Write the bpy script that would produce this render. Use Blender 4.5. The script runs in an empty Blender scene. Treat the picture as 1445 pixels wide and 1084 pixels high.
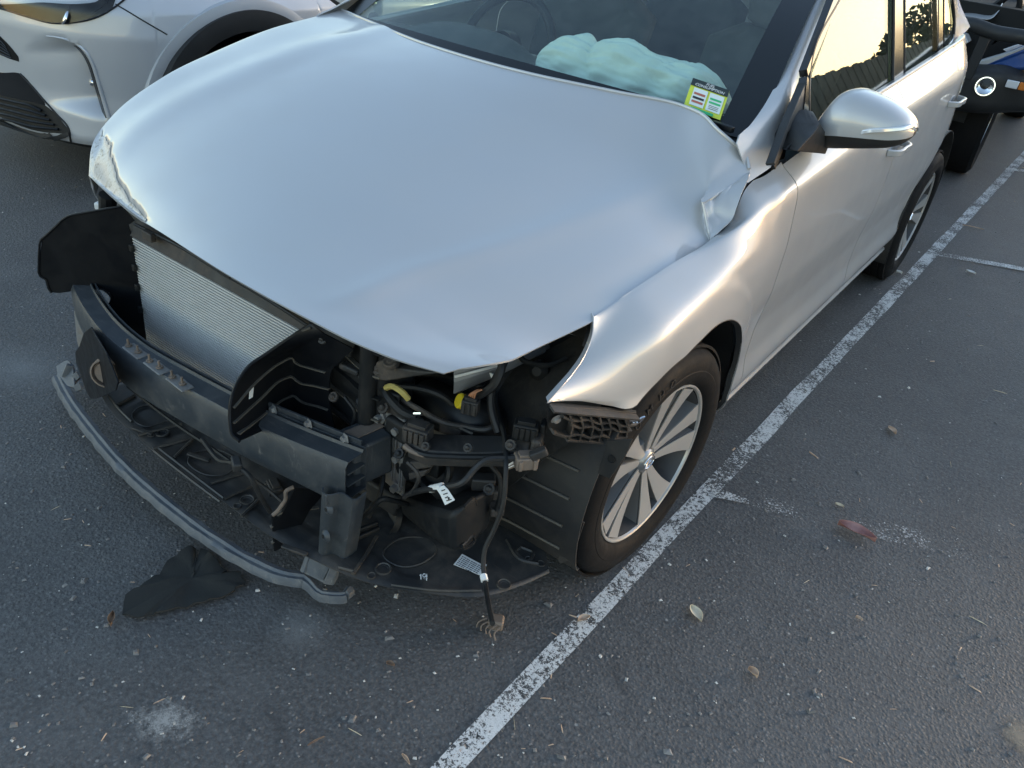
import bpy, bmesh, math, random
import numpy as np
from mathutils.bvhtree import BVHTree
from mathutils import noise as mn
from mathutils import Vector, Matrix
random.seed(7); rng = np.random.default_rng(7)
sc = bpy.context.scene
COL = sc.collection

# ---------------------------------------------------------------- camera, sky, sun, exposure
# X = the hatchback's left side, Y = towards its tail, Z up; front axle at Y = 0
CAM = np.array([1.40689, -1.53555, 1.50144]); YAW, PIT, ROL, FPX = 0.56866, 0.57044, 0.13868, 1132.15
_F = np.array([-math.sin(YAW)*math.cos(PIT), math.cos(YAW)*math.cos(PIT), -math.sin(PIT)])
_R0 = np.array([math.cos(YAW), math.sin(YAW), 0.0]); _U0 = np.cross(_R0, _F)
_R = _R0*math.cos(ROL)+_U0*math.sin(ROL); _U = -_R0*math.sin(ROL)+_U0*math.cos(ROL)
cam_d = bpy.data.cameras.new('camera'); cam = bpy.data.objects.new('camera', cam_d); COL.objects.link(cam)
cam.matrix_world = Matrix(((_R[0], _U[0], -_F[0], CAM[0]), (_R[1], _U[1], -_F[1], CAM[1]), (_R[2], _U[2], -_F[2], CAM[2]), (0, 0, 0, 1)))
cam_d.sensor_width = 36; cam_d.sensor_fit = 'HORIZONTAL'; cam_d.lens = 36*FPX/1445; cam_d.clip_start = .05; cam_d.clip_end = 3000
sc.camera = cam
SUN_EL, SUN_AZ = math.radians(7.0), math.radians(36.0)      # low, towards the tail of the cars and a little to the right
world = bpy.data.worlds.new('World'); sc.world = world; world.use_nodes = True
wn = world.node_tree; bg = wn.nodes['Background']
sky = wn.nodes.new('ShaderNodeTexSky'); sky.sky_type = 'NISHITA'; sky.sun_disc = False
sky.sun_elevation = SUN_EL; sky.sun_rotation = SUN_AZ; sky.altitude = 50; sky.air_density = 1.0; sky.dust_density = 0.45; sky.ozone_density = 1.8
wb = wn.nodes.new('ShaderNodeMix'); wb.data_type = 'RGBA'; wb.blend_type = 'MULTIPLY'; wb.inputs[0].default_value = 1; wb.inputs[7].default_value = (1.18, .985, .885, 1)      # the camera's white balance for shade
wn.links.new(sky.outputs[0], wb.inputs[6]); wn.links.new(wb.outputs[2], bg.inputs[0]); bg.inputs[1].default_value = 0.15
sun_d = bpy.data.lights.new('sun', 'SUN'); sun = bpy.data.objects.new('sun', sun_d); COL.objects.link(sun)
sun_d.energy = 0.5; sun_d.angle = math.radians(12); sun_d.color = (1.0, .86, .66)
_sd = Vector((math.sin(SUN_AZ)*math.cos(SUN_EL), math.cos(SUN_AZ)*math.cos(SUN_EL), math.sin(SUN_EL)))
sun.rotation_euler = _sd.to_track_quat('Z', 'Y').to_euler(); sun.location = (3, 8, 6)
sc.view_settings.view_transform = 'Standard'; sc.view_settings.look = 'None'
sc.view_settings.exposure = 2.25; sc.view_settings.gamma = 1; sc.view_settings.use_curve_mapping = False

# ---------------------------------------------------------------- helpers
def at(u, v, x=None, y=None, z=None, pl=None):
    """3-D point on a plane (x=, y=, z= or pl=(point, normal)) seen at photo pixel u, v"""
    d = _F+_R*(u-722.5)/FPX-_U*(v-542)/FPX
    if pl is not None:
        p0, n = np.array(pl[0], float), np.array(pl[1], float); t = np.dot(p0-CAM, n)/np.dot(d, n)
    elif x is not None: t = (x-CAM[0])/d[0]
    elif y is not None: t = (y-CAM[1])/d[1]
    else: t = (z-CAM[2])/d[2]
    return CAM+t*d
def ats(pts, **k): return [at(u, v, **k) for u, v in pts]
def plane3(a, b, c):
    a, b, c = (np.array(q, float) for q in (a, b, c)); n = np.cross(b-a, c-a); return (a, n/np.linalg.norm(n))
def cr(P, n, closed=False):
    """Catmull-Rom through P, n samples evenly spaced along the arc"""
    P = np.array(P, float); m = len(P)
    if m == 2:
        t = np.linspace(0, 1, n)[:, None]; return P[0]*(1-t)+P[1]*t
    if closed: Q = np.vstack([P[-1], P, P[0], P[1]]); seg = m
    else: Q = np.vstack([2*P[0]-P[1], P, 2*P[-1]-P[-2]]); seg = m-1
    out = []
    for i in range(seg):
        a, b, c, d = Q[i:i+4]; k = 24
        # centripetal-ish tension: limit overshoot on uneven spacing
        l0, l1, l2 = (max(np.linalg.norm(q), 1e-6) for q in (b-a, c-b, d-c))
        m1 = ((c-b)/l1*l0+(b-a)/l0*l1)/(l0+l1)*l1; m2 = ((d-c)/l2*l1+(c-b)/l1*l2)/(l1+l2)*l1
        t = np.linspace(0, 1, k, endpoint=False)[:, None]
        out.append((2*t**3-3*t**2+1)*b+(t**3-2*t**2+t)*m1+(-2*t**3+3*t**2)*c+(t**3-t**2)*m2)
    S = np.vstack(out+[P[:1] if closed else P[-1:]])
    L = np.r_[0, np.cumsum(np.linalg.norm(np.diff(S, axis=0), axis=1))]
    q = np.linspace(0, L[-1], n+1 if closed else n)
    if closed: q = q[:-1]
    return np.stack([np.interp(q, L, S[:, k]) for k in range(S.shape[1])], 1)
def lofted(cols, nu, nv):
    """cols: list of control polylines (same meaning end to end); returns an nu x nv grid"""
    A = [cr(c, nv) for c in cols]
    return np.stack([cr([a[j] for a in A], nu) for j in range(nv)], 1)
def hermite(a, b, x):
    t = min(1, max(0, (x-a)/(b-a))); return t*t*(3-2*t)

class MB:
    def __init__(s): s.v = []; s.f = []; s.n = 0
    def add(s, V, Fs):
        o = s.n; V = [tuple(map(float, q)) for q in V]; s.v += V; s.n += len(V)
        s.f += [tuple(i+o for i in f) for f in Fs]
    def grid(s, G, flip=False, close_u=False, close_v=False):
        G = np.asarray(G); a, b = G.shape[:2]; F = []
        for i in range(a if close_u else a-1):
            for j in range(b if close_v else b-1):
                i2, j2 = (i+1) % a, (j+1) % b
                q = (i*b+j, i2*b+j, i2*b+j2, i*b+j2); F.append(q[::-1] if flip else q)
        s.add(G.reshape(-1, 3), F)
    def sheet(s, G, th):
        """grid with real thickness th (to the back)"""
        G = np.asarray(G, float); a, b = G.shape[:2]
        du = np.gradient(G, axis=0); dv = np.gradient(G, axis=1); N = np.cross(du, dv)
        N /= np.maximum(np.linalg.norm(N, axis=2, keepdims=True), 1e-9)
        H = G-N*th; V = np.vstack([G.reshape(-1, 3), H.reshape(-1, 3)]); o = a*b; F = []
        for i in range(a-1):
            for j in range(b-1):
                q = (i*b+j, (i+1)*b+j, (i+1)*b+j+1, i*b+j+1); F.append(q); F.append(tuple(k+o for k in q[::-1]))
        rim = [(i, 0) for i in range(a)]+[(a-1, j) for j in range(1, b)]+[(i, b-1) for i in range(a-2, -1, -1)]+[(0, j) for j in range(b-2, 0, -1)]
        for k in range(len(rim)):
            p, q = rim[k], rim[(k+1) % len(rim)]; p, q = p[0]*b+p[1], q[0]*b+q[1]; F.append((q, p, p+o, q+o))
        s.add(V, F)
    def box(s, c, sz, R=None):
        c = np.array(c, float); h = np.array(sz, float)/2; R = np.eye(3) if R is None else np.array(R)
        V = [c+R@(h*np.array(q)) for q in ((-1,-1,-1),(1,-1,-1),(1,1,-1),(-1,1,-1),(-1,-1,1),(1,-1,1),(1,1,1),(-1,1,1))]
        s.add(V, [(0,3,2,1),(4,5,6,7),(0,1,5,4),(1,2,6,5),(2,3,7,6),(3,0,4,7)])
    def bar(s, p, q, w, h, up=(0, 0, 1)):
        p, q = np.array(p, float), np.array(q, float); d = q-p; L = np.linalg.norm(d); d /= L
        r = np.cross(d, up); r /= max(np.linalg.norm(r), 1e-9); u = np.cross(r, d)
        s.box((p+q)/2, (w, L, h), np.stack([r, d, u], 1))
    def prism(s, P, vec):
        P = [np.array(q, float) for q in P]; n = len(P); vec = np.array(vec, float)
        F = [tuple(range(n)), tuple(range(2*n-1, n-1, -1))]+[((i+1) % n, i, i+n, (i+1) % n+n) for i in range(n)]
        s.add(P+[q+vec for q in P], F)
    def tube(s, P, r, n=8, cap=True):
        P = np.array(P, float); m = len(P); r = np.broadcast_to(np.array(r, float), (m,))
        T = np.gradient(P, axis=0); T /= np.maximum(np.linalg.norm(T, axis=1, keepdims=True), 1e-9)
        u = np.cross(T[0], (0.3, 0.2, 1)); u /= np.linalg.norm(u); R = []
        for i in range(m):
            u = u-T[i]*np.dot(u, T[i]); u /= max(np.linalg.norm(u), 1e-9); w = np.cross(T[i], u)
            a = np.linspace(0, 2*np.pi, n, endpoint=False)[:, None]; R.append(P[i]+r[i]*(np.cos(a)*u+np.sin(a)*w))
        o = s.n; s.grid(np.array(R), close_v=True)
        if cap: s.f += [tuple(o+j for j in range(n-1, -1, -1)), tuple(o+(m-1)*n+j for j in range(n))]
    def ribbon(s, P, w, t, up=(0, 0, 1)):
        """flat strap with rectangular section along P"""
        P = np.array(P, float); T = np.gradient(P, axis=0); T /= np.maximum(np.linalg.norm(T, axis=1, keepdims=True), 1e-9)
        up = np.array(up, float); S = np.cross(T, up); S /= np.maximum(np.linalg.norm(S, axis=1, keepdims=True), 1e-9); U = np.cross(S, T)
        G = np.stack([P-S*w/2-U*t/2, P+S*w/2-U*t/2, P+S*w/2+U*t/2, P-S*w/2+U*t/2], 1); o = s.n; m = len(P)
        s.grid(G, close_v=True); s.f += [(o+3, o+2, o+1, o), tuple(o+(m-1)*4+j for j in range(4))]
    def lathe(s, prof, c=(0, 0, 0), ax=(1, 0, 0), n=48, a0=0, a1=2*math.pi):
        """prof: (radius, height along ax)"""
        ax = np.array(ax, float); ax /= np.linalg.norm(ax); u = np.cross(ax, (0, 0, 1) if abs(ax[2]) < .9 else (0, 1, 0)); u /= np.linalg.norm(u); w = np.cross(ax, u)
        full = abs(a1-a0-2*math.pi) < 1e-6; A = np.linspace(a0, a1, n, endpoint=not full)
        G = np.array([[np.array(c)+h*ax+r*(math.cos(a)*u+math.sin(a)*w) for r, h in prof] for a in A])
        s.grid(G, close_u=full, flip=True)
    def xf(s, M):
        M = np.array(M); V = np.array(s.v); s.v = [tuple(q) for q in V@M[:3, :3].T+M[:3, 3]]; return s
    def mesh(s, name, mat, smooth=True, ang=35):
        me = bpy.data.meshes.new(name); me.from_pydata(s.v, [], s.f); me.update()
        bm = bmesh.new(); bm.from_mesh(me); bmesh.ops.recalc_face_normals(bm, faces=bm.faces); bm.to_mesh(me); bm.free()
        if mat: me.materials.append(mat)
        if smooth:
            me.shade_smooth(); me.set_sharp_from_angle(angle=math.radians(ang))
        return me
    def build(s, name, mat, parent=None, bevel=0, smooth=True, ang=35, kind=None, label=None, seg=2):
        o = bpy.data.objects.new(name, s.mesh(name, mat, smooth, ang)); COL.objects.link(o)
        if parent is not None: o.parent = parent
        if bevel:
            b = o.modifiers.new('bevel', 'BEVEL'); b.width = bevel; b.segments = seg; b.limit_method = 'ANGLE'; b.angle_limit = math.radians(35); b.harden_normals = False
        if kind: o['kind'] = kind
        if label: o['label'] = label
        return o
def thing(name, label, cat, group=None, loc=(0, 0, 0)):
    o = bpy.data.objects.new(name, None); COL.objects.link(o); o.location = loc; o.empty_display_size = .2
    o['label'] = label; o['category'] = cat
    if group: o['group'] = group
    return o
def tag(o, label, cat, group=None):
    o['label'] = label; o['category'] = cat
    if group: o['group'] = group
    return o
def struct(o): o['kind'] = 'structure'; return o
def text_mb(body, size, origin, xdir, ydir, depth=.0004, align='CENTER', lift=0.0, font_squash=1.0):
    """lettering as real thin geometry: returns an MB placed with its baseline along xdir"""
    cu = bpy.data.curves.new('lettering', 'FONT'); cu.body = body; cu.size = size; cu.align_x = align; cu.extrude = depth; cu.resolution_u = 3
    ob = bpy.data.objects.new('lettering', cu); COL.objects.link(ob); bpy.context.view_layer.update()
    me = bpy.data.meshes.new_from_object(ob.evaluated_get(bpy.context.evaluated_depsgraph_get()))
    V = np.array([tuple(v.co) for v in me.vertices]).reshape(-1, 3); Fs = [tuple(q.vertices) for q in me.polygons]
    bpy.data.objects.remove(ob); bpy.data.meshes.remove(me); bpy.data.curves.remove(cu)
    X = np.array(xdir, float); X /= np.linalg.norm(X); Y = np.array(ydir, float); Y -= X*np.dot(X, Y); Y /= np.linalg.norm(Y); Z = np.cross(X, Y)
    m = MB(); m.add(np.array(origin)+V[:, :1]*font_squash*X+V[:, 1:2]*Y+(V[:, 2:3]+lift)*Z, Fs); return m

def grid_bvh(G):
    a, b = G.shape[:2]; return BVHTree.FromPolygons([tuple(map(float, q)) for q in G.reshape(-1, 3)], [(i*b+j, (i+1)*b+j, (i+1)*b+j+1, i*b+j+1) for i in range(a-1) for j in range(b-1)])
def on_grid(bv, u, v, lift=.002):
    d = _F+_R*(u-722.5)/FPX-_U*(v-542)/FPX; d /= np.linalg.norm(d); loc, n, _, _ = bv.ray_cast(Vector(CAM), Vector(d), 60)
    if loc is None: return None
    n = np.array(n); n = n if np.dot(n, d) < 0 else -n; return np.array(loc)+n*lift
# ---------------------------------------------------------------- materials
class NT:
    def __init__(s, name):
        s.m = bpy.data.materials.new(name); s.m.use_nodes = True; s.t = s.m.node_tree; s.b = s.t.nodes['Principled BSDF']
        s.out = s.t.nodes['Material Output']; s.tc = s.t.nodes.new('ShaderNodeTexCoord')
    def nd(s, typ, **k):
        n = s.t.nodes.new(typ)
        for a, v in k.items():
            if a.startswith('i_'):
                key = a[2:]; n.inputs[int(key) if key.isdigit() else key.replace('_', ' ')].default_value = v
            else: setattr(n, a, v)
        return n
    def ln(s, a, b): s.t.links.new(a, b)
    def noise(s, scale, detail=4, rough=.6, dist=0, co='Object', sc3=None):
        n = s.nd('ShaderNodeTexNoise', i_Scale=scale, i_Detail=detail, i_Roughness=rough, i_Distortion=dist)
        src = s.tc.outputs[co]
        if sc3:
            mp = s.nd('ShaderNodeMapping', i_Scale=sc3); s.ln(src, mp.inputs[0]); src = mp.outputs[0]
        s.ln(src, n.inputs['Vector']); return n.outputs['Fac']
    def ramp(s, fac, *stops):
        r = s.nd('ShaderNodeValToRGB'); e = r.color_ramp.elements
        while len(e) < len(stops): e.new(.5)
        for el, (p, c) in zip(e, stops): el.position = p; el.color = (*c, 1) if len(c) == 3 else c
        s.ln(fac, r.inputs[0]); return r.outputs[0]
    def val(s, fac, a, b, va=0., vb=1.):
        n = s.nd('ShaderNodeMapRange', i_1=a, i_2=b, i_3=va, i_4=vb); s.ln(fac, n.inputs[0]); return n.outputs[0]
    def mix(s, f, a, b):
        n = s.nd('ShaderNodeMix', data_type='RGBA')
        for v, k in ((f, 0), (a, 6), (b, 7)):
            if isinstance(v, (int, float)): n.inputs[k].default_value = v
            elif isinstance(v, tuple): n.inputs[k].default_value = (*v, 1)
            else: s.ln(v, n.inputs[k])
        return n.outputs[2]
    def math(s, op, a, b=None):
        n = s.nd('ShaderNodeMath', operation=op)
        for k, v in enumerate((a, b)):
            if v is None: continue
            if isinstance(v, (int, float)): n.inputs[k].default_value = v
            else: s.ln(v, n.inputs[k])
        return n.outputs[0]
    def bump(s, h, strength=.3, dist=.002, normal=None):
        n = s.nd('ShaderNodeBump', i_Strength=strength, i_Distance=dist); s.ln(h, n.inputs['Height'])
        if normal is not None: s.ln(normal, n.inputs['Normal'])
        s.ln(n.outputs[0], s.b.inputs['Normal']); return n.outputs[0]
    def set(s, **k):
        for a, v in k.items():
            key = a.replace('_', ' ')
            if hasattr(v, 'is_linked') or hasattr(v, 'links'): s.ln(v, s.b.inputs[key])
            else: s.b.inputs[key].default_value = (*v, 1) if isinstance(v, tuple) and len(v) == 3 else v
        return s
def simple(name, col, rough=.5, metal=0., **k):
    return NT(name).set(Base_Color=col, Roughness=rough, Metallic=metal, **k).m

def paint(name, col, metal=.75, rough=.38, dust=.25, scratch=0):
    n = NT(name); d = n.noise(9, 6, .65); d2 = n.noise(160, 3, .6); d3 = n.noise(1.7, 3, .5)
    dd = n.math('MULTIPLY', n.val(d, .42, .75), n.val(d3, .3, .7, .35, 1.))
    sp = n.val(d2, .62, .72)
    f = n.math('ADD', n.math('MULTIPLY', dd, dust*.45), n.math('MULTIPLY', sp, dust*.5))
    n.set(Base_Color=n.mix(f, col, (.42, .40, .36)), Metallic=n.math('SUBTRACT', metal, n.math('MULTIPLY', f, metal)),
          Roughness=n.val(d, .3, .8, rough-.03, rough+.07), Coat_Weight=n.val(d, .3, .8, .95, .7), Coat_Roughness=n.val(d, .35, .8, .03, .12), Coat_IOR=1.5)
    fl = n.noise(900, 2, .7); n.bump(fl, .10, .0004); return n.m
def scuffed(name):
    n = NT(name); a = n.noise(34, 7, .75, .8); b = n.noise(120, 5, .75); w = n.noise(16, 6, .8, 1.5, sc3=(1, 7, 3))
    chip = n.val(n.math('ADD', a, n.math('MULTIPLY', b, .35)), .74, .765); scr = n.val(w, .60, .615)
    c = n.mix(n.val(b, .4, .6), (.50, .51, .52), (.42, .425, .43)); c = n.mix(chip, c, n.mix(n.val(b, .45, .55), (.40, .38, .31), (.22, .21, .19))); c = n.mix(n.math('MULTIPLY', scr, .6), c, (.66, .66, .65))
    n.set(Base_Color=c, Metallic=n.val(chip, 0, 1, .35, 0.), Roughness=n.val(a, .3, .7, .35, .6), Coat_Weight=.4, Coat_Roughness=.2); n.bump(n.math('ADD', a, n.math('MULTIPLY', b, .5)), .5, .004); return n.m
def plastic(name, col=(.012, .013, .014), rough=.45, dust=.5, dcol=(.11, .09, .07), scale=9., bump=.15, scratch=0., spec=.5):
    n = NT(name); a = n.noise(scale, 7, .68, .6); b = n.noise(scale*9, 4, .7)
    f = n.math('MULTIPLY', n.val(a, .45, .8, 0, dust), n.val(b, .25, .7, .35, 1.))
    if scratch:
        w = n.noise(5, 6, .75, 1.2, sc3=(2.5, 40, 3)); f = n.math('ADD', f, n.val(w, .58, .72, 0, scratch))
    n.set(Base_Color=n.mix(f, col, dcol), Roughness=n.val(a, .35, .8, rough, min(1, rough+.35)), Specular_IOR_Level=spec)
    n.bump(b, bump, .0012); return n.m
M = {}
M['paint'] = paint('silver_paint', (.44, .445, .45), .30, .40)
M['paint_inner'] = plastic('grey_primer_steel', (.22, .225, .23), .4, .6, (.20, .17, .13), 14)
M['scuff'] = scuffed('scraped_silver_paint')
M['paint2'] = paint('cool_silver_paint', (.46, .475, .50), .28, .42)
M['blue_paint'] = paint('blue_paint', (.01, .07, .30), .4, .35)
M['black'] = plastic('black_plastic', (.010, .0115, .013), .42, .4, (.085, .072, .058), 9., .15, 0., .3)
M['black_clean'] = plastic('clean_black_plastic', (.0045, .0055, .0075), .36, .10, (.05, .048, .045), 12, .05, 0., .22)
M['dusty'] = plastic('dusty_black_plastic', (.019, .0195, .020), .55, 1.0, (.15, .115, .088), 7, .3)
M['tray'] = plastic('undertray_plastic', (.026, .027, .028), .42, .9, (.15, .118, .088), 6, .25, .35)
M['liner'] = plastic('liner_plastic', (.013, .014, .0155), .5, .55, (.09, .075, .06), 8, .25, .2)
M['beam'] = plastic('painted_steel', (.036, .043, .050), .36, .55, (.13, .125, .12), 11, .2, 1.0)
M['mirrorblack'] = plastic('mirror_plastic', (.016, .017, .018), .5, .25, (.06, .055, .05), 14, .1)
M['pianoblack'] = simple('gloss_black_trim', (.012, .012, .013), .12)
M['rubber'] = plastic('tyre_rubber', (.007, .0072, .008), .58, .16, (.032, .032, .032), 16, .35, 0., .15)
M['seal'] = simple('black_rubber_seal', (.012, .012, .013), .6)
M['frit'] = simple('glass_frit', (.006, .008, .009), .25)
M['grey_strip'] = plastic('weathered_grey_plastic', (.085, .097, .112), .5, .8, (.25, .24, .22), 26, .45, .8)
M['edge'] = plastic('pale_plastic_edge', (.085, .078, .066), .5, .5, (.16, .13, .09), 20)  # ribs coloured paler than the black panels that carry them
M['lamp_dark'] = simple('dark_lamp_interior', (.010, .010, .011), .35, Specular_IOR_Level=.12)
M['chrome'] = simple('chrome', (.85, .85, .86), .08, 1.)
M['steel'] = plastic('bare_steel', (.18, .18, .175), .4, .7, (.14, .075, .04), 30, .2)
M['rusty'] = plastic('rusty_steel', (.16, .125, .10), .6, .9, (.30, .22, .16), 18, .3)
M['alloy'] = NT('machined_alloy').set(Base_Color=(.44, .43, .415), Metallic=.4, Roughness=.34, Coat_Weight=.5, Coat_Roughness=.1).m
M['alloydark'] = NT('painted_alloy').set(Base_Color=(.30, .31, .32), Metallic=.7, Roughness=.35, Coat_Weight=.6, Coat_Roughness=.1).m
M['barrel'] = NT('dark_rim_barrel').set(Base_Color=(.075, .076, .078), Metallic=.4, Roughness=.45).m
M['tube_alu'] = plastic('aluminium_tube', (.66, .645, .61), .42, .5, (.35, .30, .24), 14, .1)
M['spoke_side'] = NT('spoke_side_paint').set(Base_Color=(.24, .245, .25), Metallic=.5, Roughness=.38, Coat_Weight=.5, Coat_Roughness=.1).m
M['yellow'] = simple('yellow_plastic', (.55, .42, .02), .35)
M['yellow_sleeve'] = plastic('yellow_sleeve', (.42, .34, .10), .6, .4, (.2, .16, .08), 40)
M['copper'] = simple('copper_wire', (.40, .18, .09), .45)
M['white_label'] = plastic('white_label', (.74, .74, .72), .6, .25, (.45, .42, .38), 60, .2)
M['ink'] = simple('black_ink', (.02, .02, .022), .6)
M['white_mark'] = simple('white_marker', (.75, .75, .73), .6)
M['sticker_yellow'] = simple('yellow_card', (.60, .66, .06), .55)
M['sticker_dark'] = simple('dark_card', (.02, .03, .03), .5)
M['sticker_white'] = simple('pale_card', (.68, .74, .70), .55)
M['sticker_red'] = simple('red_print', (.42, .12, .08), .6)
M['sticker_green'] = simple('green_print', (.04, .42, .16), .6)
M['seat'] = plastic('charcoal_cloth', (.06, .062, .064), .9, .2, (.09, .09, .09), 60, .4)
M['dash'] = plastic('dashboard_plastic', (.045, .047, .049), .6, .35, (.09, .088, .085), 14, .2)
M['trimgrey'] = plastic('grey_headliner', (.30, .29, .27), .9, .1, (.3, .3, .3), 40)
M['lamp_clear'] = simple('clear_lamp_plastic', (.75, .76, .77), .08, .35)
M['amber'] = simple('amber_lens', (.55, .16, .02), .2)
M['cavity_shade'] = simple('dark_cavity', (.006, .006, .006), .9)  # near-black colour stands in for shade inside holes and cavities
def glass(name, tint, gl=(1, 1, 1), rough=.0, boost=1.0, gz=.62):
    n = NT(name); n.t.nodes.remove(n.b)
    tr = n.nd('ShaderNodeBsdfTransparent', i_Color=(*[q**.5 for q in tint], 1)); g = n.nd('ShaderNodeBsdfGlossy', i_Color=(*gl, 1), i_Roughness=rough)
    ge = n.nd('ShaderNodeNewGeometry'); dp = n.nd('ShaderNodeVectorMath', operation='DOT_PRODUCT'); n.ln(ge.outputs['Normal'], dp.inputs[0]); n.ln(ge.outputs['Incoming'], dp.inputs[1])
    om = n.math('SUBTRACT', 1.0, n.math('ABSOLUTE', dp.outputs['Value'])); mx = n.nd('ShaderNodeMixShader')
    f = n.math('MINIMUM', n.math('ADD', .035*boost, n.math('MULTIPLY', n.math('POWER', om, 5.0), gz)), 1.0)
    dsm = n.noise(22, 6, .7); d2 = n.noise(300, 2, .6)
    df = n.nd('ShaderNodeBsdfDiffuse', i_Color=(.55, .56, .54, 1)); m2 = n.nd('ShaderNodeMixShader')
    n.ln(n.math('ADD', n.val(dsm, .4, .8, .0, .03), n.val(d2, .68, .76, 0, .08)), m2.inputs[0])
    n.ln(f, mx.inputs[0]); n.ln(tr.outputs[0], mx.inputs[1]); n.ln(g.outputs[0], mx.inputs[2])
    n.ln(mx.outputs[0], m2.inputs[1]); n.ln(df.outputs[0], m2.inputs[2]); n.ln(m2.outputs[0], n.out.inputs[0]); return n.m
M['windscreen'] = glass('windscreen_glass', (.74, .88, .84), boost=1.5)
M['sideglass'] = glass('side_glass', (.42, .50, .47), boost=1.5)
M['lens'] = glass('lamp_lens', (.80, .82, .83), boost=.5, gz=.2)
def airbag_mat():
    n = NT('airbag_cloth'); a = n.noise(7, 5, .6); b = n.noise(700, 2, .5)
    n.set(Base_Color=n.mix(n.val(a, .5, .72, 0, .5), (.74, .78, .75), (.60, .65, .63)), Roughness=.85, Subsurface_Weight=.0); n.bump(n.math('ADD', n.math('MULTIPLY', b, .05), n.noise(13, 4, .55, 2.6)), .34, .007); return n.m
M['airbag'] = airbag_mat()
def leafm(name, a, b, sc=30):
    n = NT(name); n.set(Base_Color=n.mix(n.val(n.noise(sc, 5, .6), .35, .65), a, b), Roughness=.6); n.bump(n.noise(90, 3), .3, .001); return n.m
M['leaf_red'] = leafm('red_brown_leaf', (.27, .115, .10), (.40, .22, .19))
M['leaf_cream'] = leafm('cream_leaf', (.58, .47, .30), (.66, .58, .44))
M['leaf_tan'] = leafm('tan_leaf', (.42, .27, .17), (.55, .40, .28))
M['leaf_brown'] = leafm('brown_leaf', (.17, .10, .06), (.28, .18, .11))
M['leaf_green'] = leafm('tree_leaf', (.030, .045, .018), (.06, .075, .03))
M['chip'] = leafm('pale_grit', (.40, .40, .38), (.62, .60, .56), 8)
M['chipdark'] = leafm('dark_grit', (.10, .10, .10), (.22, .21, .20), 8)
M['fence'] = plastic('fence_timber', (.17, .155, .125), .8, .6, (.24, .21, .17), 5, .4)
def asphalt_mat():
    n = NT('asphalt'); big = n.noise(.9, 5, .6); med = n.noise(7, 5, .62); fine = n.noise(90, 4, .7); vf = n.noise(320, 3, .7)
    v = n.nd('ShaderNodeTexVoronoi', i_Scale=115., feature='F1'); n.ln(n.tc.outputs['Object'], v.inputs['Vector'])
    v2 = n.nd('ShaderNodeTexVoronoi', i_Scale=46., feature='F1'); n.ln(n.tc.outputs['Object'], v2.inputs['Vector'])
    base = n.ramp(fine, (.28, (.036, .036, .0365)), (.5, (.080, .0795, .079)), (.74, (.138, .137, .135)))
    st = n.nd('ShaderNodeSeparateColor'); n.ln(v.outputs['Color'], st.inputs[0])
    stone = n.math('MULTIPLY', n.val(st.outputs[0], .78, .95), n.val(v.outputs['Distance'], .45, .2))
    c = n.mix(n.math('MULTIPLY', stone, .6), base, (.21, .207, .20))
    st2 = n.nd('ShaderNodeSeparateColor'); n.ln(v2.outputs['Color'], st2.inputs[0])
    chip = n.math('MULTIPLY', n.val(st2.outputs[1], .955, .965), n.val(v2.outputs['Distance'], .22, .12))
    c = n.mix(n.math('MULTIPLY', chip, .7), c, (.33, .32, .30))
    c = n.mix(n.val(med, .5, .72, 0, .38), c, (.128, .127, .125))
    c = n.mix(n.val(big, .5, .75, 0, .30), c, (.12, .119, .118))
    c = n.mix(n.val(big, .5, .28, 0, .45), c, (.040, .040, .043))
    c = n.mix(n.math('MULTIPLY', n.val(n.noise(23, 5, .75), .56, .66), .45), c, (.048, .0475, .047)); c = n.mix(n.math('MULTIPLY', n.val(n.noise(160, 3, .8), .62, .70), .55), c, (.24, .236, .225))
    dk = n.noise(2.6, 6, .7, 1.); c = n.mix(n.val(dk, .60, .70, 0, .45), c, (.030, .030, .031))
    n.set(Base_Color=c, Roughness=n.val(vf, .3, .7, .55, .85))
    h = n.math('ADD', n.math('MULTIPLY', n.val(v.outputs['Distance'], 0., .6, 1., 0.), .6), n.math('MULTIPLY', fine, 1.0))
    h = n.math('ADD', h, n.math('MULTIPLY', vf, .35)); n.bump(h, .6, .0038); return n.m
M['asphalt'] = asphalt_mat()
def roadpaint(name, wear0, wear1, col=(.62, .62, .60)):
    n = NT(name); a = n.noise(120, 5, .8); b = n.noise(6, 5, .65); c = n.noise(330, 3, .75)
    s_ = n.math('ADD', n.math('ADD', a, n.math('MULTIPLY', b, .55)), n.math('MULTIPLY', c, .25))
    cov = n.val(s_, wear0, wear1)
    n.set(Base_Color=n.mix(n.val(c, .3, .7), col, tuple(q*.72 for q in col)), Roughness=.7, Alpha=cov)
    n.bump(n.math('ADD', a, c), .6, .003); return n.m
M['line'] = roadpaint('worn_line_paint', .885, .92, (.74, .74, .72))
M['line_mid'] = roadpaint('half_worn_line_paint', .93, .97, (.68, .68, .66))
M['line_faint'] = roadpaint('faint_line_paint', .99, 1.05, (.62, .62, .61))
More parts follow.
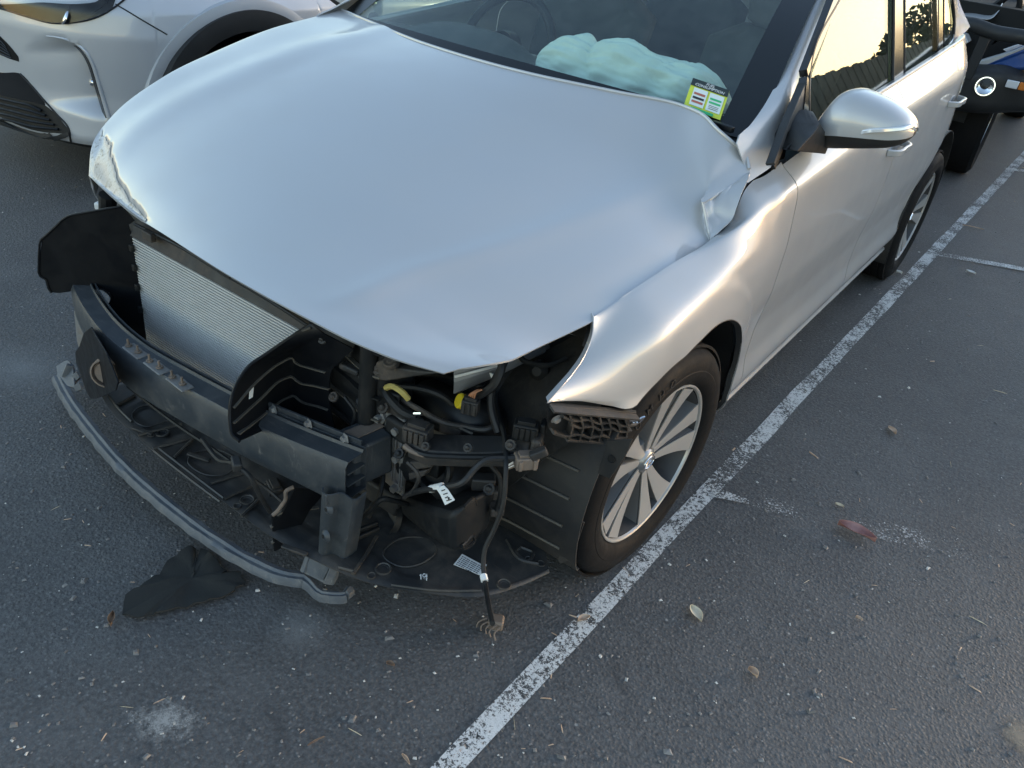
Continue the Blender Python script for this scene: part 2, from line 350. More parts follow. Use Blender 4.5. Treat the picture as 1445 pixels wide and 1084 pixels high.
def residue(name, col, lo, hi, a):
    n = NT(name); x = n.noise(60, 6, .8); y = n.noise(230, 3, .7)
    g = n.nd('ShaderNodeTexGradient', gradient_type='SPHERICAL'); mp = n.nd('ShaderNodeMapping'); n.ln(n.tc.outputs['UV'], mp.inputs[0])
    mp.inputs['Location'].default_value = (-1, -1, 0); mp.inputs['Scale'].default_value = (2, 2, 2); n.ln(mp.outputs[0], g.inputs[0])
    w = n.noise(9, 4, .7)
    s_ = n.math('ADD', n.math('ADD', n.math('MULTIPLY', x, .8), n.math('MULTIPLY', y, .3)), n.math('ADD', n.math('MULTIPLY', g.outputs[0], .9), n.math('MULTIPLY', w, .5)))
    n.set(Base_Color=col, Roughness=.8, Alpha=n.math('MULTIPLY', n.val(s_, lo, hi), a)); return n.m
M['chalk'] = residue('spilt_powder', (.42, .41, .385), 1.36, 1.62, .75)
M['chalkfine'] = residue('fine_powder', (.34, .34, .33), 1.0, 1.9, .5)
M['sand'] = residue('sand_patch', (.36, .29, .21), 1.25, 1.6, .6)

# ---------------------------------------------------------------- ground and markings
m = MB(); g = np.array([[(x, y, 0) for y in (-400, -10, 0, 10, 40, 600)] for x in (-500, -20, 0, 20, 500)], float); m.grid(g)
ground = struct(m.build('asphalt_ground', M['asphalt'], smooth=False))
def ground_strip(name, L, Rr, z, mat):
    m = MB(); A, B = cr(np.array(L), 80), cr(np.array(Rr), 80); A[:, 2] = B[:, 2] = z; m.grid(np.stack([A, B], 1)); return struct(m.build(name, mat, smooth=False))
lL = ats([(582, 1112), (608, 1084), (634, 1058), (720, 966), (745, 942), (771, 918), (882, 802), (925, 752), (993, 678), (1070, 604), (1124, 546), (1162, 508), (1238, 433), (1280, 379), (1334, 328), (1382, 281), (1432, 227), (1500, 155)], z=0)
lR = ats([(640, 1106), (661, 1084), (675, 1062), (762, 968), (788, 944), (806, 922), (917, 804), (962, 754), (1022, 682), (1106, 606), (1142, 549), (1183, 510), (1254, 436), (1296, 381), (1354, 331), (1398, 283), (1444, 228), (1510, 157)], z=0)
def straight(P, wob):
    P = np.array(P); c = np.polyfit(P[:, 1], P[:, 0], 1); Y = np.linspace(P[0, 1], P[-1, 1], 60)
    return [(c[0]*y+c[1]+wob*mn.noise((y*3.1, c[1]*9, 0)), y, 0) for y in Y]
lL, lR = straight(lL, .006), straight(lR, .006)
ground_strip('parking_line', lL, lR, .004, M['line'])
def cross(a, b, w0, w1, mat):
    A, B = at(*a, z=0), at(*b, z=0); d = (B-A)/np.linalg.norm(B-A); n_ = np.array([-d[1], d[0], 0]); ground_strip('bay_marking', [A+n_*w0/2, B+n_*w1/2], [A-n_*w0/2, B-n_*w1/2], .0075, mat)
cross((1004, 696), (1056, 711), .05, .02, M['line_mid']); cross((1060, 708), (1360, 778), .07, .09, M['line_faint'])
cross((1312, 358), (1560, 402), .06, .06, M['line']); cross((1420, 240), (1520, 250), .06, .06, M['line'])
def patch_sheet(name, c, rx, ry, rot, mat, z=.0035):
    c = np.array(c); N = 12; me = bpy.data.meshes.new(name); V = []; UV = []; Fq = []
    for i in range(N):
        for j in range(N):
            a, b = i/(N-1), j/(N-1); x, y = (2*a-1)*rx, (2*b-1)*ry
            V.append((c[0]+x*math.cos(rot)-y*math.sin(rot), c[1]+x*math.sin(rot)+y*math.cos(rot), z)); UV.append((a, b))
    for i in range(N-1):
        for j in range(N-1): Fq.append((i*N+j, (i+1)*N+j, (i+1)*N+j+1, i*N+j+1))
    me.from_pydata(V, [], Fq); ul = me.uv_layers.new(name='UVMap')
    for lp in me.loops: ul.data[lp.index].uv = UV[lp.vertex_index]
    me.materials.append(mat); o = bpy.data.objects.new(name, me); COL.objects.link(o); o['kind'] = 'stuff'; return o
patch_sheet('powder_spill', at(232, 1020, z=0), .20, .13, .6, M['chalk'])
patch_sheet('powder_spill', at(425, 890, z=0), .10, .10, .0, M['chalkfine'], .003)
patch_sheet('powder_spill', at(30, 520, z=0), .35, .2, .4, M['chalkfine'], .0028)
patch_sheet('sand_patch', at(1440, 1040, z=0), .10, .12, .3, M['sand'])
# ================================================================ the crashed silver hatchback
car = thing('crashed_hatchback', 'silver hatchback with its front bumper torn off and a buckled bonnet', 'car')
def mirror_x(mb):
    o = MB(); o.v = [(-a, b, c) for a, b, c in mb.v]; o.f = [f[::-1] for f in mb.f]; o.n = mb.n; return o

# ---- bonnet: Coons patch over its four measured edges, then the fold at the rear left corner
def bonnet():
    nu, nv = 161, 161
    Ff = [(.690, at(626, 527, z=.775)), (.55, at(568, 510, z=.785)), (.4, at(505, 485, z=.793)), (.2, at(428, 446, z=.80)), (0, at(329, 392, z=.79)), (-.2, at(240, 336, z=.763)), (-.3, at(193, 306, z=.738)), (-.4, at(149, 270, z=.712)), (-.5, at(125, 248, z=.69))]
    front = cr([q for _, q in Ff], nu)
    P1, P2, P3 = at(1058.8, 244, x=.785), at(991, 280.5, x=.742), at(1005, 338, x=.795)
    left0 = cr([front[0], at(698, 506, z=.79), at(767, 477, x=.745), at(837, 444, x=.772), at(948, 375, x=.797), P3, np.array([.80, .30, .90]), P1], nv)
    right = cr([front[-1], (-.70, -.45, .752), (-.735, -.36, .81), (-.742, -.2, .888), (-.747, 0, .947), (-.747, .2, .995), (-.735, .36, 1.022), at(482, 14, z=1.035)], nv)
    rear = cr([P1, at(1051.5, 217, z=.985), at(1036, 203, z=1.005), at(1010, 180, z=1.03), at(997, 166, z=1.043), at(965, 150, z=1.048), at(870, 130, z=1.052), at(755, 106, z=1.055), at(600, 62, z=1.05), at(530, 34, z=1.042), right[-1]], nu)
    G = np.zeros((nu, nv, 3)); S = np.linspace(0, 1, nu)[:, None, None]; T = np.linspace(0, 1, nv)[None, :, None]
    fr, re, le, ri = front[:, None], rear[:, None], left0[None], right[None]
    G = (1-T)*fr+T*re+(1-S)*le+S*ri-((1-S)*(1-T)*front[0]+S*(1-T)*front[-1]+(1-S)*T*rear[0]+S*T*rear[-1])
    # relax the heights like a stretched skin so edge kinks die out inwards
    c = G[::4, ::4].copy(); Z = c[..., 2]
    for _ in range(4000): Z[1:-1, 1:-1] = (Z[:-2, 1:-1]+Z[2:, 1:-1]+Z[1:-1, :-2]+Z[1:-1, 2:])*.25
    xi, xj = np.arange(0, nu, 4), np.arange(0, nv, 4)
    def up(A, n_):      # smooth cubic refinement of a 1-D family
        P_ = np.concatenate([2*A[:1]-A[1:2], A, 2*A[-1:]-A[-2:-1]]); o = []
        for q in range(n_):
            i, f_ = divmod(q, 4); f_ /= 4; i = min(i, len(A)-2) if i < len(A)-1 else len(A)-2; f_ = 1.0 if q == n_-1 else f_
            p0, p1, p2, p3 = P_[i:i+4]; o.append(.5*((2*p1)+(-p0+p2)*f_+(2*p0-5*p1+4*p2-p3)*f_**2+(-p0+3*p1-3*p2+p3)*f_**3))
        return np.array(o)
    Zf = up(up(Z, nu).T, nv).T; G[1:-1, 1:-1, 2] = Zf[1:-1, 1:-1]
    s, t = S[..., 0], T[..., 0]
    G[..., 2] += .052*np.sin(np.pi*t)**.9*np.clip(np.sin(np.pi*s), 0, 1)**.8*(1-.25*(1-s))
    # pressed crease running from the front left corner back to the fold
    sc_ = .13+.09*np.clip(1-t*1.15, 0, 1)-.02*t
    d = s-sc_; w = np.clip((t-.03)/.1, 0, 1)
    G[..., 2] += w*(-.016*np.clip(-d/.12, 0, 1)+.010*np.exp(-(d/.018)**2)*.6)*np.clip((1.02-t)/.25, 0, 1)
    d2 = s-(.80+.10*np.clip(1-t*1.1, 0, 1)); G[..., 2] += w*.006*np.exp(-(d2/.05)**2)
    # broad waves left by the impact
    G[..., 2] += .004*np.sin(7*t+2*s)*np.sin(np.pi*t)*np.sin(np.pi*s)
    # right front corner: pushed-in scuffed strip with crumples
    tb = np.interp(s, [.62, .70, .78, .86, .93, 1], [.0, .022, .040, .075, .115, .13])+(np.array([mn.noise((float(q)*26, 3.1, 0))*.016+mn.noise((float(q)*75, 7.7, 0))*.008 for q in s[:, 0]])*np.clip((s[:, 0]-.62)/.1, 0, 1))[:, None]
    inn = 1-np.clip((t-tb)/.009, 0, 1)**2*(3-2*np.clip((t-tb)/.009, 0, 1)); inn *= np.clip((s-.62)/.05, 0, 1)
    nz = np.sin(61*s+30*t)*np.sin(80*t-20*s+1)+.6*np.sin(113*s-60*t)+.5*np.sin(37*s+140*t+2)
    edge_ = np.clip(t/.02, 0, 1)*np.clip((1-s)/.03, 0, 1)
    G[..., 2] -= inn*edge_*.012; mid_ = np.exp(-((t-tb*.72)/(.22*tb+.004))**2)*np.clip((s-.68)/.08, 0, 1); G[..., 2] += .0022*nz*mid_*edge_; G[..., 1] += .0015*nz*mid_*edge_
    # left rear fold: pull the edge in to P2 and up to the ridge
    tL = np.linspace(0, 1, nv); L0 = left0
    i1, i2, i3 = nv-1, None, np.argmin(np.linalg.norm(L0-P3, axis=1))
    i2 = int(i3+(i1-i3)*.42)
    tgt = L0.copy()
    for i in range(i3, i2+1): a = (i-i3)/(i2-i3); tgt[i] = P3*(1-a)+P2*a
    for i in range(i2, i1+1): a = (i-i2)/(i1-i2); tgt[i] = P2*(1-a)+P1*a
    dev = tgt-L0; wd = np.interp(np.arange(nv), [i3, i2, i1], [.060, .045, .10]); fall = np.exp(-(np.linspace(0, 1, nu)[:, None]/wd[None])**2)
    G += fall[:, :, None]*dev[None]
    ks = int(nu*.45); kw = np.clip(np.linspace(3, 0, ks-3), 0, 1)[:, None, None]
    for _ in range(7):
        g_ = G[2:ks-1, 2:-1]*.5+(G[1:ks-2, 2:-1]+G[3:ks, 2:-1]+G[2:ks-1, 1:-2]+G[2:ks-1, 3:])*.125; G[2:ks-1, 2:-1] = G[2:ks-1, 2:-1]*(1-kw)+g_*kw
    # soft trough beside the fold
    G[..., 2] -= .010*np.exp(-((s-.10)/.06)**2)*np.exp(-((t-tL[i3])/.10)**2)
    m = MB(); m.sheet(G, -.0035)
    # right flank turned down and crumpled
    nf = int(nv*.62); R_ = G[-1, :nf]; K = 12; Fk = np.zeros((K, nf, 3)); jj = np.arange(nf)/nf
    for k in range(K):
        a = k/(K-1); w_ = np.sin(9+55*jj+6*a)*np.sin(23*jj-4*a)+.5*np.sin(90*jj*(1-.3*a)+2)
        Fk[k] = R_+np.stack([-.022*np.sin(a*1.5)+.006*w_*a*(1-jj), .02*a*(1-jj)+.004*w_*a, -.085*a*(1-.35*jj)], 1)
    m.sheet(Fk[::-1], .003)
    # folded-down side face between the ridge and the edge resting on the wing
    edge_px = [(1005, 338, .795), (1018, 325, .803), (1032, 311, .808), (1040, 292, .808), (1047, 273, .804), (1054.5, 257, .796), (1058.8, 244, .785)]
    nb = i1-i3+1; low = cr([at(u, v, x=x) for u, v, x in edge_px], nb); top = G[0, i3:i1+1]
    K = 22; Fg = np.zeros((K, nb, 3))
    for k in range(K):
        a = k/(K-1); q = top*(1-a)+low*a; b = np.linspace(0, 1, nb); amp = math.sin(math.pi*a)*np.sin(np.pi*b)
        wr = (.5*np.sin(14*a+20*b)+.6*np.sin(26*b-9*a+1)+.5*np.sin(33*a*b+3)); q[:, 0] += -.020*amp+.0032*amp*wr*(1.3-b); q[:, 2] += -.006*amp+.002*amp*wr
        Fg[k] = q
    m.sheet(Fg[::-1], .0035)
    # under-bonnet stiffener so the edge has depth when seen from below
    H = G[9:-9:6, 9:-9:6].copy(); H[..., 2] -= .022; hm = MB(); hm.sheet(H, .004)
    # scraped band along the struck front corner
    i0 = int(.66*(nu-1)); sm = MB(); nb_ = 12; Sg = []
    for i in range(i0, nu-1):
        lim = max(.012, float(tb[i, 0])*1.02); row = []
        for k in range(nb_):
            q = min(lim, .30)*k/(nb_-1)*(nv-1)+.4; j = int(q); f_ = q-j; row.append(G[i, j]*(1-f_)+G[i, min(j+1, nv-1)]*f_)
        Sg.append(row)
    Sg = np.array(Sg); nn = np.cross(np.gradient(Sg, axis=0), np.gradient(Sg, axis=1)); nn /= np.linalg.norm(nn, axis=2, keepdims=True); nn *= np.sign(nn[..., 2:3]); sm.sheet(Sg+nn*.0012, .0008)
    o = m.build('bonnet', M['paint'], car, ang=28); sm.build('scraped_edge', M['scuff'], o, ang=28)
    em = MB(); em.tube(np.vstack([rear[1:-1]])+np.array([0, -.002, .001]), .0042, 8); em.build('rolled_edge', M['paint'], o); hm.build('inner_panel', M['paint_inner'], o)
    return o, G
bonnet_o, BG = bonnet()

# ---- left side: measured section, swept along Y
def zcr(Y): return float(np.interp(Y, [-.5, -.2, .05, .44, .67, 1.47, 2.4, 3.3], [.80, .85, .883, .911, .925, .972, 1.005, 1.02]))
def zbelt(Y): return float(np.interp(Y, [.3, .5, 1.29, 1.45, 2.04, 2.24, 3.2], [.93, .958, 1.032, 1.042, 1.083, 1.10, 1.16]))
def taper(Y, z=.9): return 0 if Y < 2.3 else (.17+.10*hermite(.7, 1.0, z))*((Y-2.3)/1.05)**2
def xs(Y, z):
    zb, zc = zbelt(Y), zcr(Y)
    P = [(-1, .852), (.272, .852), (.295, .866), (.335, .874), (.40, .864), (.50, .866), (.62, .882), (.76, .884), (zc-.035, .874), (zc-.006, .868), (zc+.006, .862), (zb, .803), (2, .803)]
    return float(np.interp(z, [a for a, _ in P], [b for _, b in P]))-taper(Y, z)
ZF = (.262, .275, .29, .31, .33, .36, .40, .44, .48, .53, .58, .64, .70, .76, .80, .84)
def smooth_x(Y, z):
    return sum(w*xs(Y, z+d) for d, w in ((-.016, .12), (-.009, .2), (0, .36), (.009, .2), (.016, .12)))
def side_col(Y, ztop, zbot, n, Yb=None, flare=0.0):
    """column from ztop to zbot; Yb lets the foot of the column sit at another Y"""
    out = []
    for k in range(n):
        a = k/(n-1); z = ztop*(1-a)+zbot*a; y = Y if Yb is None else Y*(1-a)+Yb*a
        out.append((smooth_x(y, z)+flare*a**3, y, z))
    return np.array(out)
# wing
AR, AZ = .372, .335
def arch_r(a): return float(np.interp(a, [30, 47, 62, 80, 92, 104, 117, 135, 147, 160, 170, 180], [.372, .366, .340, .328, .342, .360, .373, .388, .386, .374, .362, .356]))
def arch(a, x=.897): r = math.radians(a); R_ = arch_r(a); return np.array([x, -R_*math.cos(r), AZ+R_*math.sin(r)])
def wing():
    Yk = [-.42, -.305, -.15, 0., .17, .27, .34, .42, .495]
    T = cr([(.762, -.42, .778), (.768, -.305, .783), (.782, -.15, .806), (.791, 0, .822), (.799, .17, .834), (.800, .27, .856), (.791, .34, .918), (.794, .42, .940), (.803, .500, .960)], 400)
    lin = [at(1007+(1111-1007)*q, 345.5+(270-345.5)*q, x=.816+.044*q) for q in np.linspace(0, 1, 7)]
    Sx = cr([(.772, -.42, .77), (.783, -.305, .786), (.797, -.15, .803), (.806, 0, .816)]+[q for q in lin if q[1] > .06]+[(.8625, max(.512, lin[-1][1]+.03), lin[-1][2]+.006)], 600)
    def on(C, y): return np.array([np.interp(y, C[:, 1], C[:, 0]), y, np.interp(y, C[:, 1], C[:, 2])])
    def side(y, z, s):
        ty = -.085*max(0., (-.02-y)/.48)**3
        zc = s[2]; P = [(-1, .852), (.272, .852), (.295, .866), (.335, .875), (.41, .868), (.50, .874), (.60, .884), (.68, .887), (.74, .884), (min(.80, zc-.03), .872), (zc, s[0]-ty), (2, s[0]-ty)]
        x = np.interp(z, [q for q, _ in P], [q for _, q in P])+ty
        r = math.hypot(y, z-AZ); return x+.006*math.exp(-((r-arch_r(math.degrees(math.atan2(z-AZ, -y))))/.035)**2)*hermite(-.12, .02, y)+.005*(1-hermite(.452, .462, r))*hermite(-.40, -.30, y)*(1 if z > .30 else 0)
    feet = [at(773, 569, x=.812), at(795, 571.5, x=.822), at(820, 574, x=.838), at(847, 577, x=.852), at(875, 579.5, x=.868)]
    feet += [arch(a, .897-.014*(1-hermite(47, 95, a))) for a in np.linspace(47, 180, 60)]+[np.array([.855, y, .272]) for y in np.linspace(.385, .5255, 8)]
    ytop = np.r_[np.linspace(-.306, -.20, 5), np.linspace(-.19, .40, 60), np.linspace(.41, .4967, 8)]
    fe = ats([(838.5, 447)], x=.772)+[at(837, 472, x=.785), at(827, 500, x=.795), at(808, 529, x=.803), at(788, 552, x=.809), at(773, 569, x=.812)]
    front = cr(fe, 60); cols = []
    for i, (yt, ft) in enumerate(zip(ytop, feet)):
        t, s_ = on(T, yt), on(Sx, yt); n1, n2 = 12, 48; C = []
        for k in range(n1): a = k/n1; q = t*(1-a)+s_*a; q[0] += .003*math.sin(math.pi*a); C.append(q)
        for k in range(n2+1):
            a = k/n2; y = yt*(1-a)+ft[1]*a; z = s_[2]*(1-a)+ft[2]*a; C.append(np.array([side(y, z, s_), y, z]))
        C = np.array(C); C[-6:, 0] += (ft[0]-C[-1, 0])*np.linspace(0, 1, 6)**2
        it = int(round(7*(1-hermite(.12, .26, yt)))+1)
        for _ in range(it*3):
            C[1:-1] = C[1:-1]*.5+(C[:-2]+C[2:])*.25
        cols.append(C)
    G = np.array(cols)
    # blend the first columns onto the real front edge
    fe = cr(front, G.shape[1])
    for i in range(6):
        a = (1-i/6)**1.5; G[i] = G[i]*(1-a)+(fe+(G[i]-G[0])*.0+(np.array([0, 1, 0])*(ytop[i]-ytop[0])*.8))*a
    for _ in range(24):
        yw = np.clip((.16-ytop)/.10, 0, 1)[1:-1, None, None]; g_ = G[1:-1, 1:-1]*.5+(G[:-2, 1:-1]+G[2:, 1:-1]+G[1:-1, :-2]+G[1:-1, 2:])*.125; G[1:-1, 1:-1] = G[1:-1, 1:-1]*(1-yw)+g_*yw
    for i in range(-10, 0):
        w_ = (i+11)/10
        for j in range(G.shape[1]-3): G[i, j, 0] = G[i, j, 0]*(1-w_)+smooth_x(G[i, j, 1], G[i, j, 2])*w_
    for _ in range(2): G[1:-1, 1:-1] = G[1:-1, 1:-1]*.6+(G[:-2, 1:-1]+G[2:, 1:-1])*.2
    G = np.stack([cr(G[:, j], 120) for j in range(G.shape[1])], 1)
    m = MB(); lipm = MB(); m.sheet(G[::-1], .003)
    ei = [i for i in range(120) if abs(math.hypot(G[i, -1, 1], G[i, -1, 2]-AZ)-arch_r(math.degrees(math.atan2(G[i, -1, 2]-AZ, -G[i, -1, 1])))) < .01 and G[i, -1, 2] > .27]
    edge = G[ei, -1]; lipm.sheet(np.stack([edge, edge+np.array([-.014, 0, 0])+(np.array([0, 0, AZ])-edge*[0, 1, 1])*[0, .015, .015]], 1), .002)
    m.sheet(np.stack([fe, fe+np.array([-.012, .012, 0])], 1), .002)
    return m, lipm
wl, wlip = wing(); wing_o = wl.build('wing', M['paint'], car, ang=50); wlip.build('arch_lip', M['liner'], wing_o); wr_ = mirror_x(wl); wr_.v = [(a+.10*max(0, -b+.1), b+.30*max(0, -b+.1), c-.10*max(0, -b+.1)) for a, b, c in wr_.v]; wr_.build('wing', M['paint'], car, ang=50)      # pushed back on the struck side

def panel(ys, zt, zb, n, yb=None):
    cols = [side_col(y, zt(y), zb(y), n, None if yb is None else yb(y)) for y in ys]
    m = MB(); m.sheet(np.array(cols)[::-1], .003); return m
ys = np.r_[np.linspace(.50, .60, 9), np.linspace(.62, 1.505, 40)]
fd = panel(ys, lambda y: zbelt(y)-.004, lambda y: .272, 64, lambda y: y+.03*max(0, (1-(y-.5)/.3)))
front_door = fd.build('front_door', M['paint'], car, ang=60)
RAC, RAR, RAZ = 2.65, .372, .335
def rarch(y):
    q = RAR**2-(y-RAC)**2
    return RAZ+math.sqrt(q) if q > 0 else .272
ys = np.r_[np.linspace(1.51, 2.22, 40), np.linspace(2.225, 2.47, 26)]
rd = panel(ys, lambda y: zbelt(y)-.004, lambda y: max(.272, rarch(y) if y > RAC-RAR else .272), 64)
rear_door = rd.build('rear_door', M['paint'], car, ang=60)
ys = np.r_[np.linspace(2.475, RAC+RAR, 70), np.linspace(RAC+RAR+.003, 3.38, 26)]
qp = panel(ys, lambda y: zbelt(y)-.004-.30*hermite(2.62, 3.2, y), lambda y: max(.30, rarch(y)), 64)
quarter = qp.build('quarter_panel', M['paint'], car, ang=60)
for q, nm in ((fd, 'front_door'), (rd, 'rear_door'), (qp, 'quarter_panel')): mirror_x(q).build(nm, M['paint'], car, ang=60)
# dark sill recess and the bright sill strip below the doors
m = MB(); m.sheet(np.array([[(.850, y, .270), (.840, y, .262), (.842, y, .254)] for y in np.linspace(.44, 2.32, 20)])[::-1], .003); m.build('sill_seal', M['seal'], car); mirror_x(m).build('sill_seal', M['seal'], car)
m = MB(); m.sheet(np.array([[(.838, y, .258), (.850, y, .255), (.854, y, .246), (.852, y, .236), (.842, y, .226), (.70, y, .20)] for y in np.linspace(.405, 2.34, 20)])[::-1], .003); m.build('sill', M['paint'], car); mirror_x(m).build('sill', M['paint'], car)
# jamb behind the door gaps (dark)
for ya, yb_, z1, z0 in ((.46, .56, .955, .27), (1.48, 1.54, 1.03, .27), (2.44, 2.50, 1.08, .72)):
    m = MB(); m.sheet(np.array([[(smooth_x(y, z)-.02, y, z) for z in np.linspace(z1, z0, 12)] for y in (ya, yb_)])[::-1], .002); m.build('door_jamb', M['seal'], car)

# ---- glasshouse
WIN = ((.803, 1.2, 1.03), (1, 0, .40))                    # plane of the side windows
def win(P, off=0.0): return [at(u, v, pl=((WIN[0][0]+off, 1.2, 1.03), WIN[1])) for u, v in P]
pin = [at(1055, 258.5, x=.788), at(1050, 230, x=.762), at(1040, 201, x=.737), at(1060, 175, x=.732), at(1077, 151, x=.722)]+[np.array(q) for q in ((.70, .626, 1.118), (.64, .93, 1.277), (.60, 1.13, 1.382))]
pout = [at(1088, 236, x=.803), at(1096, 216, x=.795), at(1106, 188, x=.776)]+[np.array(q) for q in ((.757, .614, 1.066), (.715, .775, 1.147), (.657, 1.055, 1.286), (.62, 1.24, 1.378))]
A, B = cr(pin, 40), cr(pout, 40); bw = np.clip(np.arange(40)/14, 0.05, 1)[:, None]; Cc = (A+B)/2+np.array([.012, -.006, .010])*bw; Cq = A*.75+B*.25+np.array([.006, -.006, .010])*bw; Cr_ = A*.25+B*.75+np.array([.011, -.003, .006])*bw
m = MB(); m.sheet(np.stack([A, Cq, Cc, Cr_, B], 1)[::-1], .004); ap = m.build('a_pillar', M['paint'], car, ang=60); mirror_x(m).build('a_pillar', M['paint'], car, ang=60)
m = MB(); m.ribbon(B+np.array([.002, .006, -.002]), .012, .012, (1, 0, .4)); m.build('pillar_seal', M['seal'], car); mirror_x(m).build('pillar_seal', M['seal'], car)
# windscreen
def wsurf(nu, nv, inset=0., lift=0.):
    bl = cr([(-.745, .44, 1.0), (-.42, .36, 1.016), (0, .325, 1.022), (.42, .36, 1.016), (.745, .44, 1.0)], nu)
    tl = cr([(-.60, 1.13, 1.382), (-.3, 1.06, 1.405), (0, 1.04, 1.412), (.3, 1.06, 1.405), (.60, 1.13, 1.382)], nu)
    G = np.zeros((nu, nv, 3))
    for j in range(nv):
        t = j/(nv-1); G[:, j] = bl*(1-t)+tl*t; G[:, j, 2] += .028*math.sin(math.pi*t)+lift; G[:, j, 1] -= lift*.6
    return G
WS = wsurf(49, 33); m = MB(); m.sheet(WS, .0045); ws = m.build('windscreen', M['windscreen'], car)
fr = wsurf(49, 33, lift=.0022); m = MB()
m.sheet(fr[-4:, :], .001); m.sheet(fr[:4, :], .001); m.sheet(fr[3:-3, :3], .001); m.sheet(fr[3:-3, -4:], .001); m.build('frit_band', M['frit'], ws)
m = MB(); m.sheet(np.stack([WS[:, 0]+np.array([0, -.06, -.035]), WS[:, 0]+np.array([0, .01, .004])], 1), .004); m.build('cowl_panel', M['black'], car)
# wiper arm resting by the left pillar
m = MB(); wp = [at(1000, 172, z=1.02), at(1018, 178, z=1.03), at(1034, 184, z=1.03)]; m.ribbon(cr(wp, 10), .016, .014); m.build('wiper_arm', M['black_clean'], car, bevel=.002)
# roof and tail, mostly out of frame
def roof():
    cols = []
    for y, zc_, zs, xh in ((1.05, 1.412, 1.385, .60), (1.35, 1.452, 1.42, .575), (1.9, 1.465, 1.432, .575), (2.5, 1.44, 1.405, .565), (2.95, 1.395, 1.35, .545), (3.12, 1.35, 1.30, .53), (3.30, 1.14, 1.10, .62), (3.40, 1.0, .98, .66), (3.43, .75, .74, .70), (3.45, .45, .45, .70), (3.38, .30, .30, .66)):
        cols.append([(-xh, y+(.07 if y < 1.1 else 0), zs), (-xh*.6, y+(.02 if y < 1.1 else 0), zc_-.012), (0, y, zc_), (xh*.6, y+(.02 if y < 1.1 else 0), zc_-.012), (xh, y+(.07 if y < 1.1 else 0), zs)])
    m = MB(); m.sheet(lofted(cols, 60, 33), .004); return m
roof().build('roof_and_tailgate', M['paint'], car, ang=50)
# side glass and frame
def winpanel(px, name, mat, off, th, parent):
    m = MB(); m.prism(win(px, off), (-th, 0, -th*.4)); return m.build(name, mat, parent, smooth=False)
FW = [(1146, 104), (1189, -14), (1222, -110), (1262, -110), (1260, 113), (1237, 131), (1150, 196), (1141, 170)]
RWn = [(1277, -100), (1320, -100), (1323, -20), (1322, 76), (1318, 80), (1276, 108)]
QW = [(1332, -60), (1338, -30), (1346, 30), (1345, 50), (1337, 64), (1331, 68)]
winpanel(FW, 'front_door_glass', M['sideglass'], -.006, .004, car); winpanel(RWn, 'rear_door_glass', M['sideglass'], -.006, .004, car); winpanel(QW, 'quarter_glass', M['sideglass'], -.006, .004, car)
for px in (FW, RWn, QW):
    m = mirror_x(type('T', (), {'v': [tuple(q) for q in win(px, -.006)]+[tuple(q+np.array([-.004, 0, -.0016])) for q in win(px, -.006)], 'f': [tuple(range(len(px))), tuple(range(2*len(px)-1, len(px)-1, -1))], 'n': 2*len(px)})()); m.build('side_glass', M['sideglass'], car, smooth=False)
# frame pieces (gloss black pillar covers, window edge seals, bright belt moulding)
m = MB(); m.prism(win([(1262, -110), (1274, -110), (1275, 107), (1262, 117)], .004), (-.02, 0, -.008)); m.build('b_pillar_cover', M['pianoblack'], car, bevel=.002)
m = MB(); m.prism(win([(1321, -100), (1330, -60), (1331, 66), (1323, 72)], .004), (-.02, 0, -.008)); m.build('c_pillar_cover', M['pianoblack'], car, bevel=.002)
def seal_line(px, r, off=0.0, name='window_seal', mat='seal'):
    m = MB(); m.tube(cr(win(px, off), 30), r, 6); return m.build(name, M[mat], car)
seal_line([(1140, 170), (1140.5, 108), (1188, -14), (1222, -110)], .007); seal_line([(1260.5, -110), (1260.5, 40), (1259.5, 116)], .006); seal_line([(1276, -100), (1276, 108)], .005); seal_line([(1322, -100), (1323, 0), (1322, 76)], .006)
seal_line([(1333, -60), (1341, -20), (1347, 30), (1346, 50), (1338, 64)], .006); seal_line([(1331.5, -50), (1331.5, 66)], .004)
m = MB(); m.prism(win([(1183, 6), (1189, -14), (1222, -110), (1215, -110), (1180, -10), (1139, 98), (1140.5, 107)], .006), (-.02, 0, -.008)); m.build('door_frame', M['pianoblack'], car)
bl = [np.array([.806-taper(y, 1.0), y, zbelt(y)+.004]) for y in np.linspace(.66, 2.5, 40)]
m = MB(); m.ribbon(bl, .012, .022, (1, 0, .35)); m.build('belt_moulding', M['alloy'], car, bevel=.003); mirror_x(m).build('belt_moulding', M['alloy'], car)
# rear quarter pillar in body colour
cp = [at(1347, -60, x=.66), at(1347.5, 30, x=.735), at(1346.5, 52, x=.775), at(1338, 66, x=.795)]
A = cr(cp, 20); B = cr([(.52, 3.13, 1.33), (.58, 3.16, 1.26), (.64, 3.22, 1.17), (.70, 3.25, 1.10)], 20)
m = MB(); m.sheet(np.stack([A, A*.6+B*.4+np.array([.004, 0, .0]), A*.25+B*.75+np.array([.004, 0, 0]), B], 1), .004); m.build('rear_pillar', M['paint'], car); mirror_x(m).build('rear_pillar', M['paint'], car)
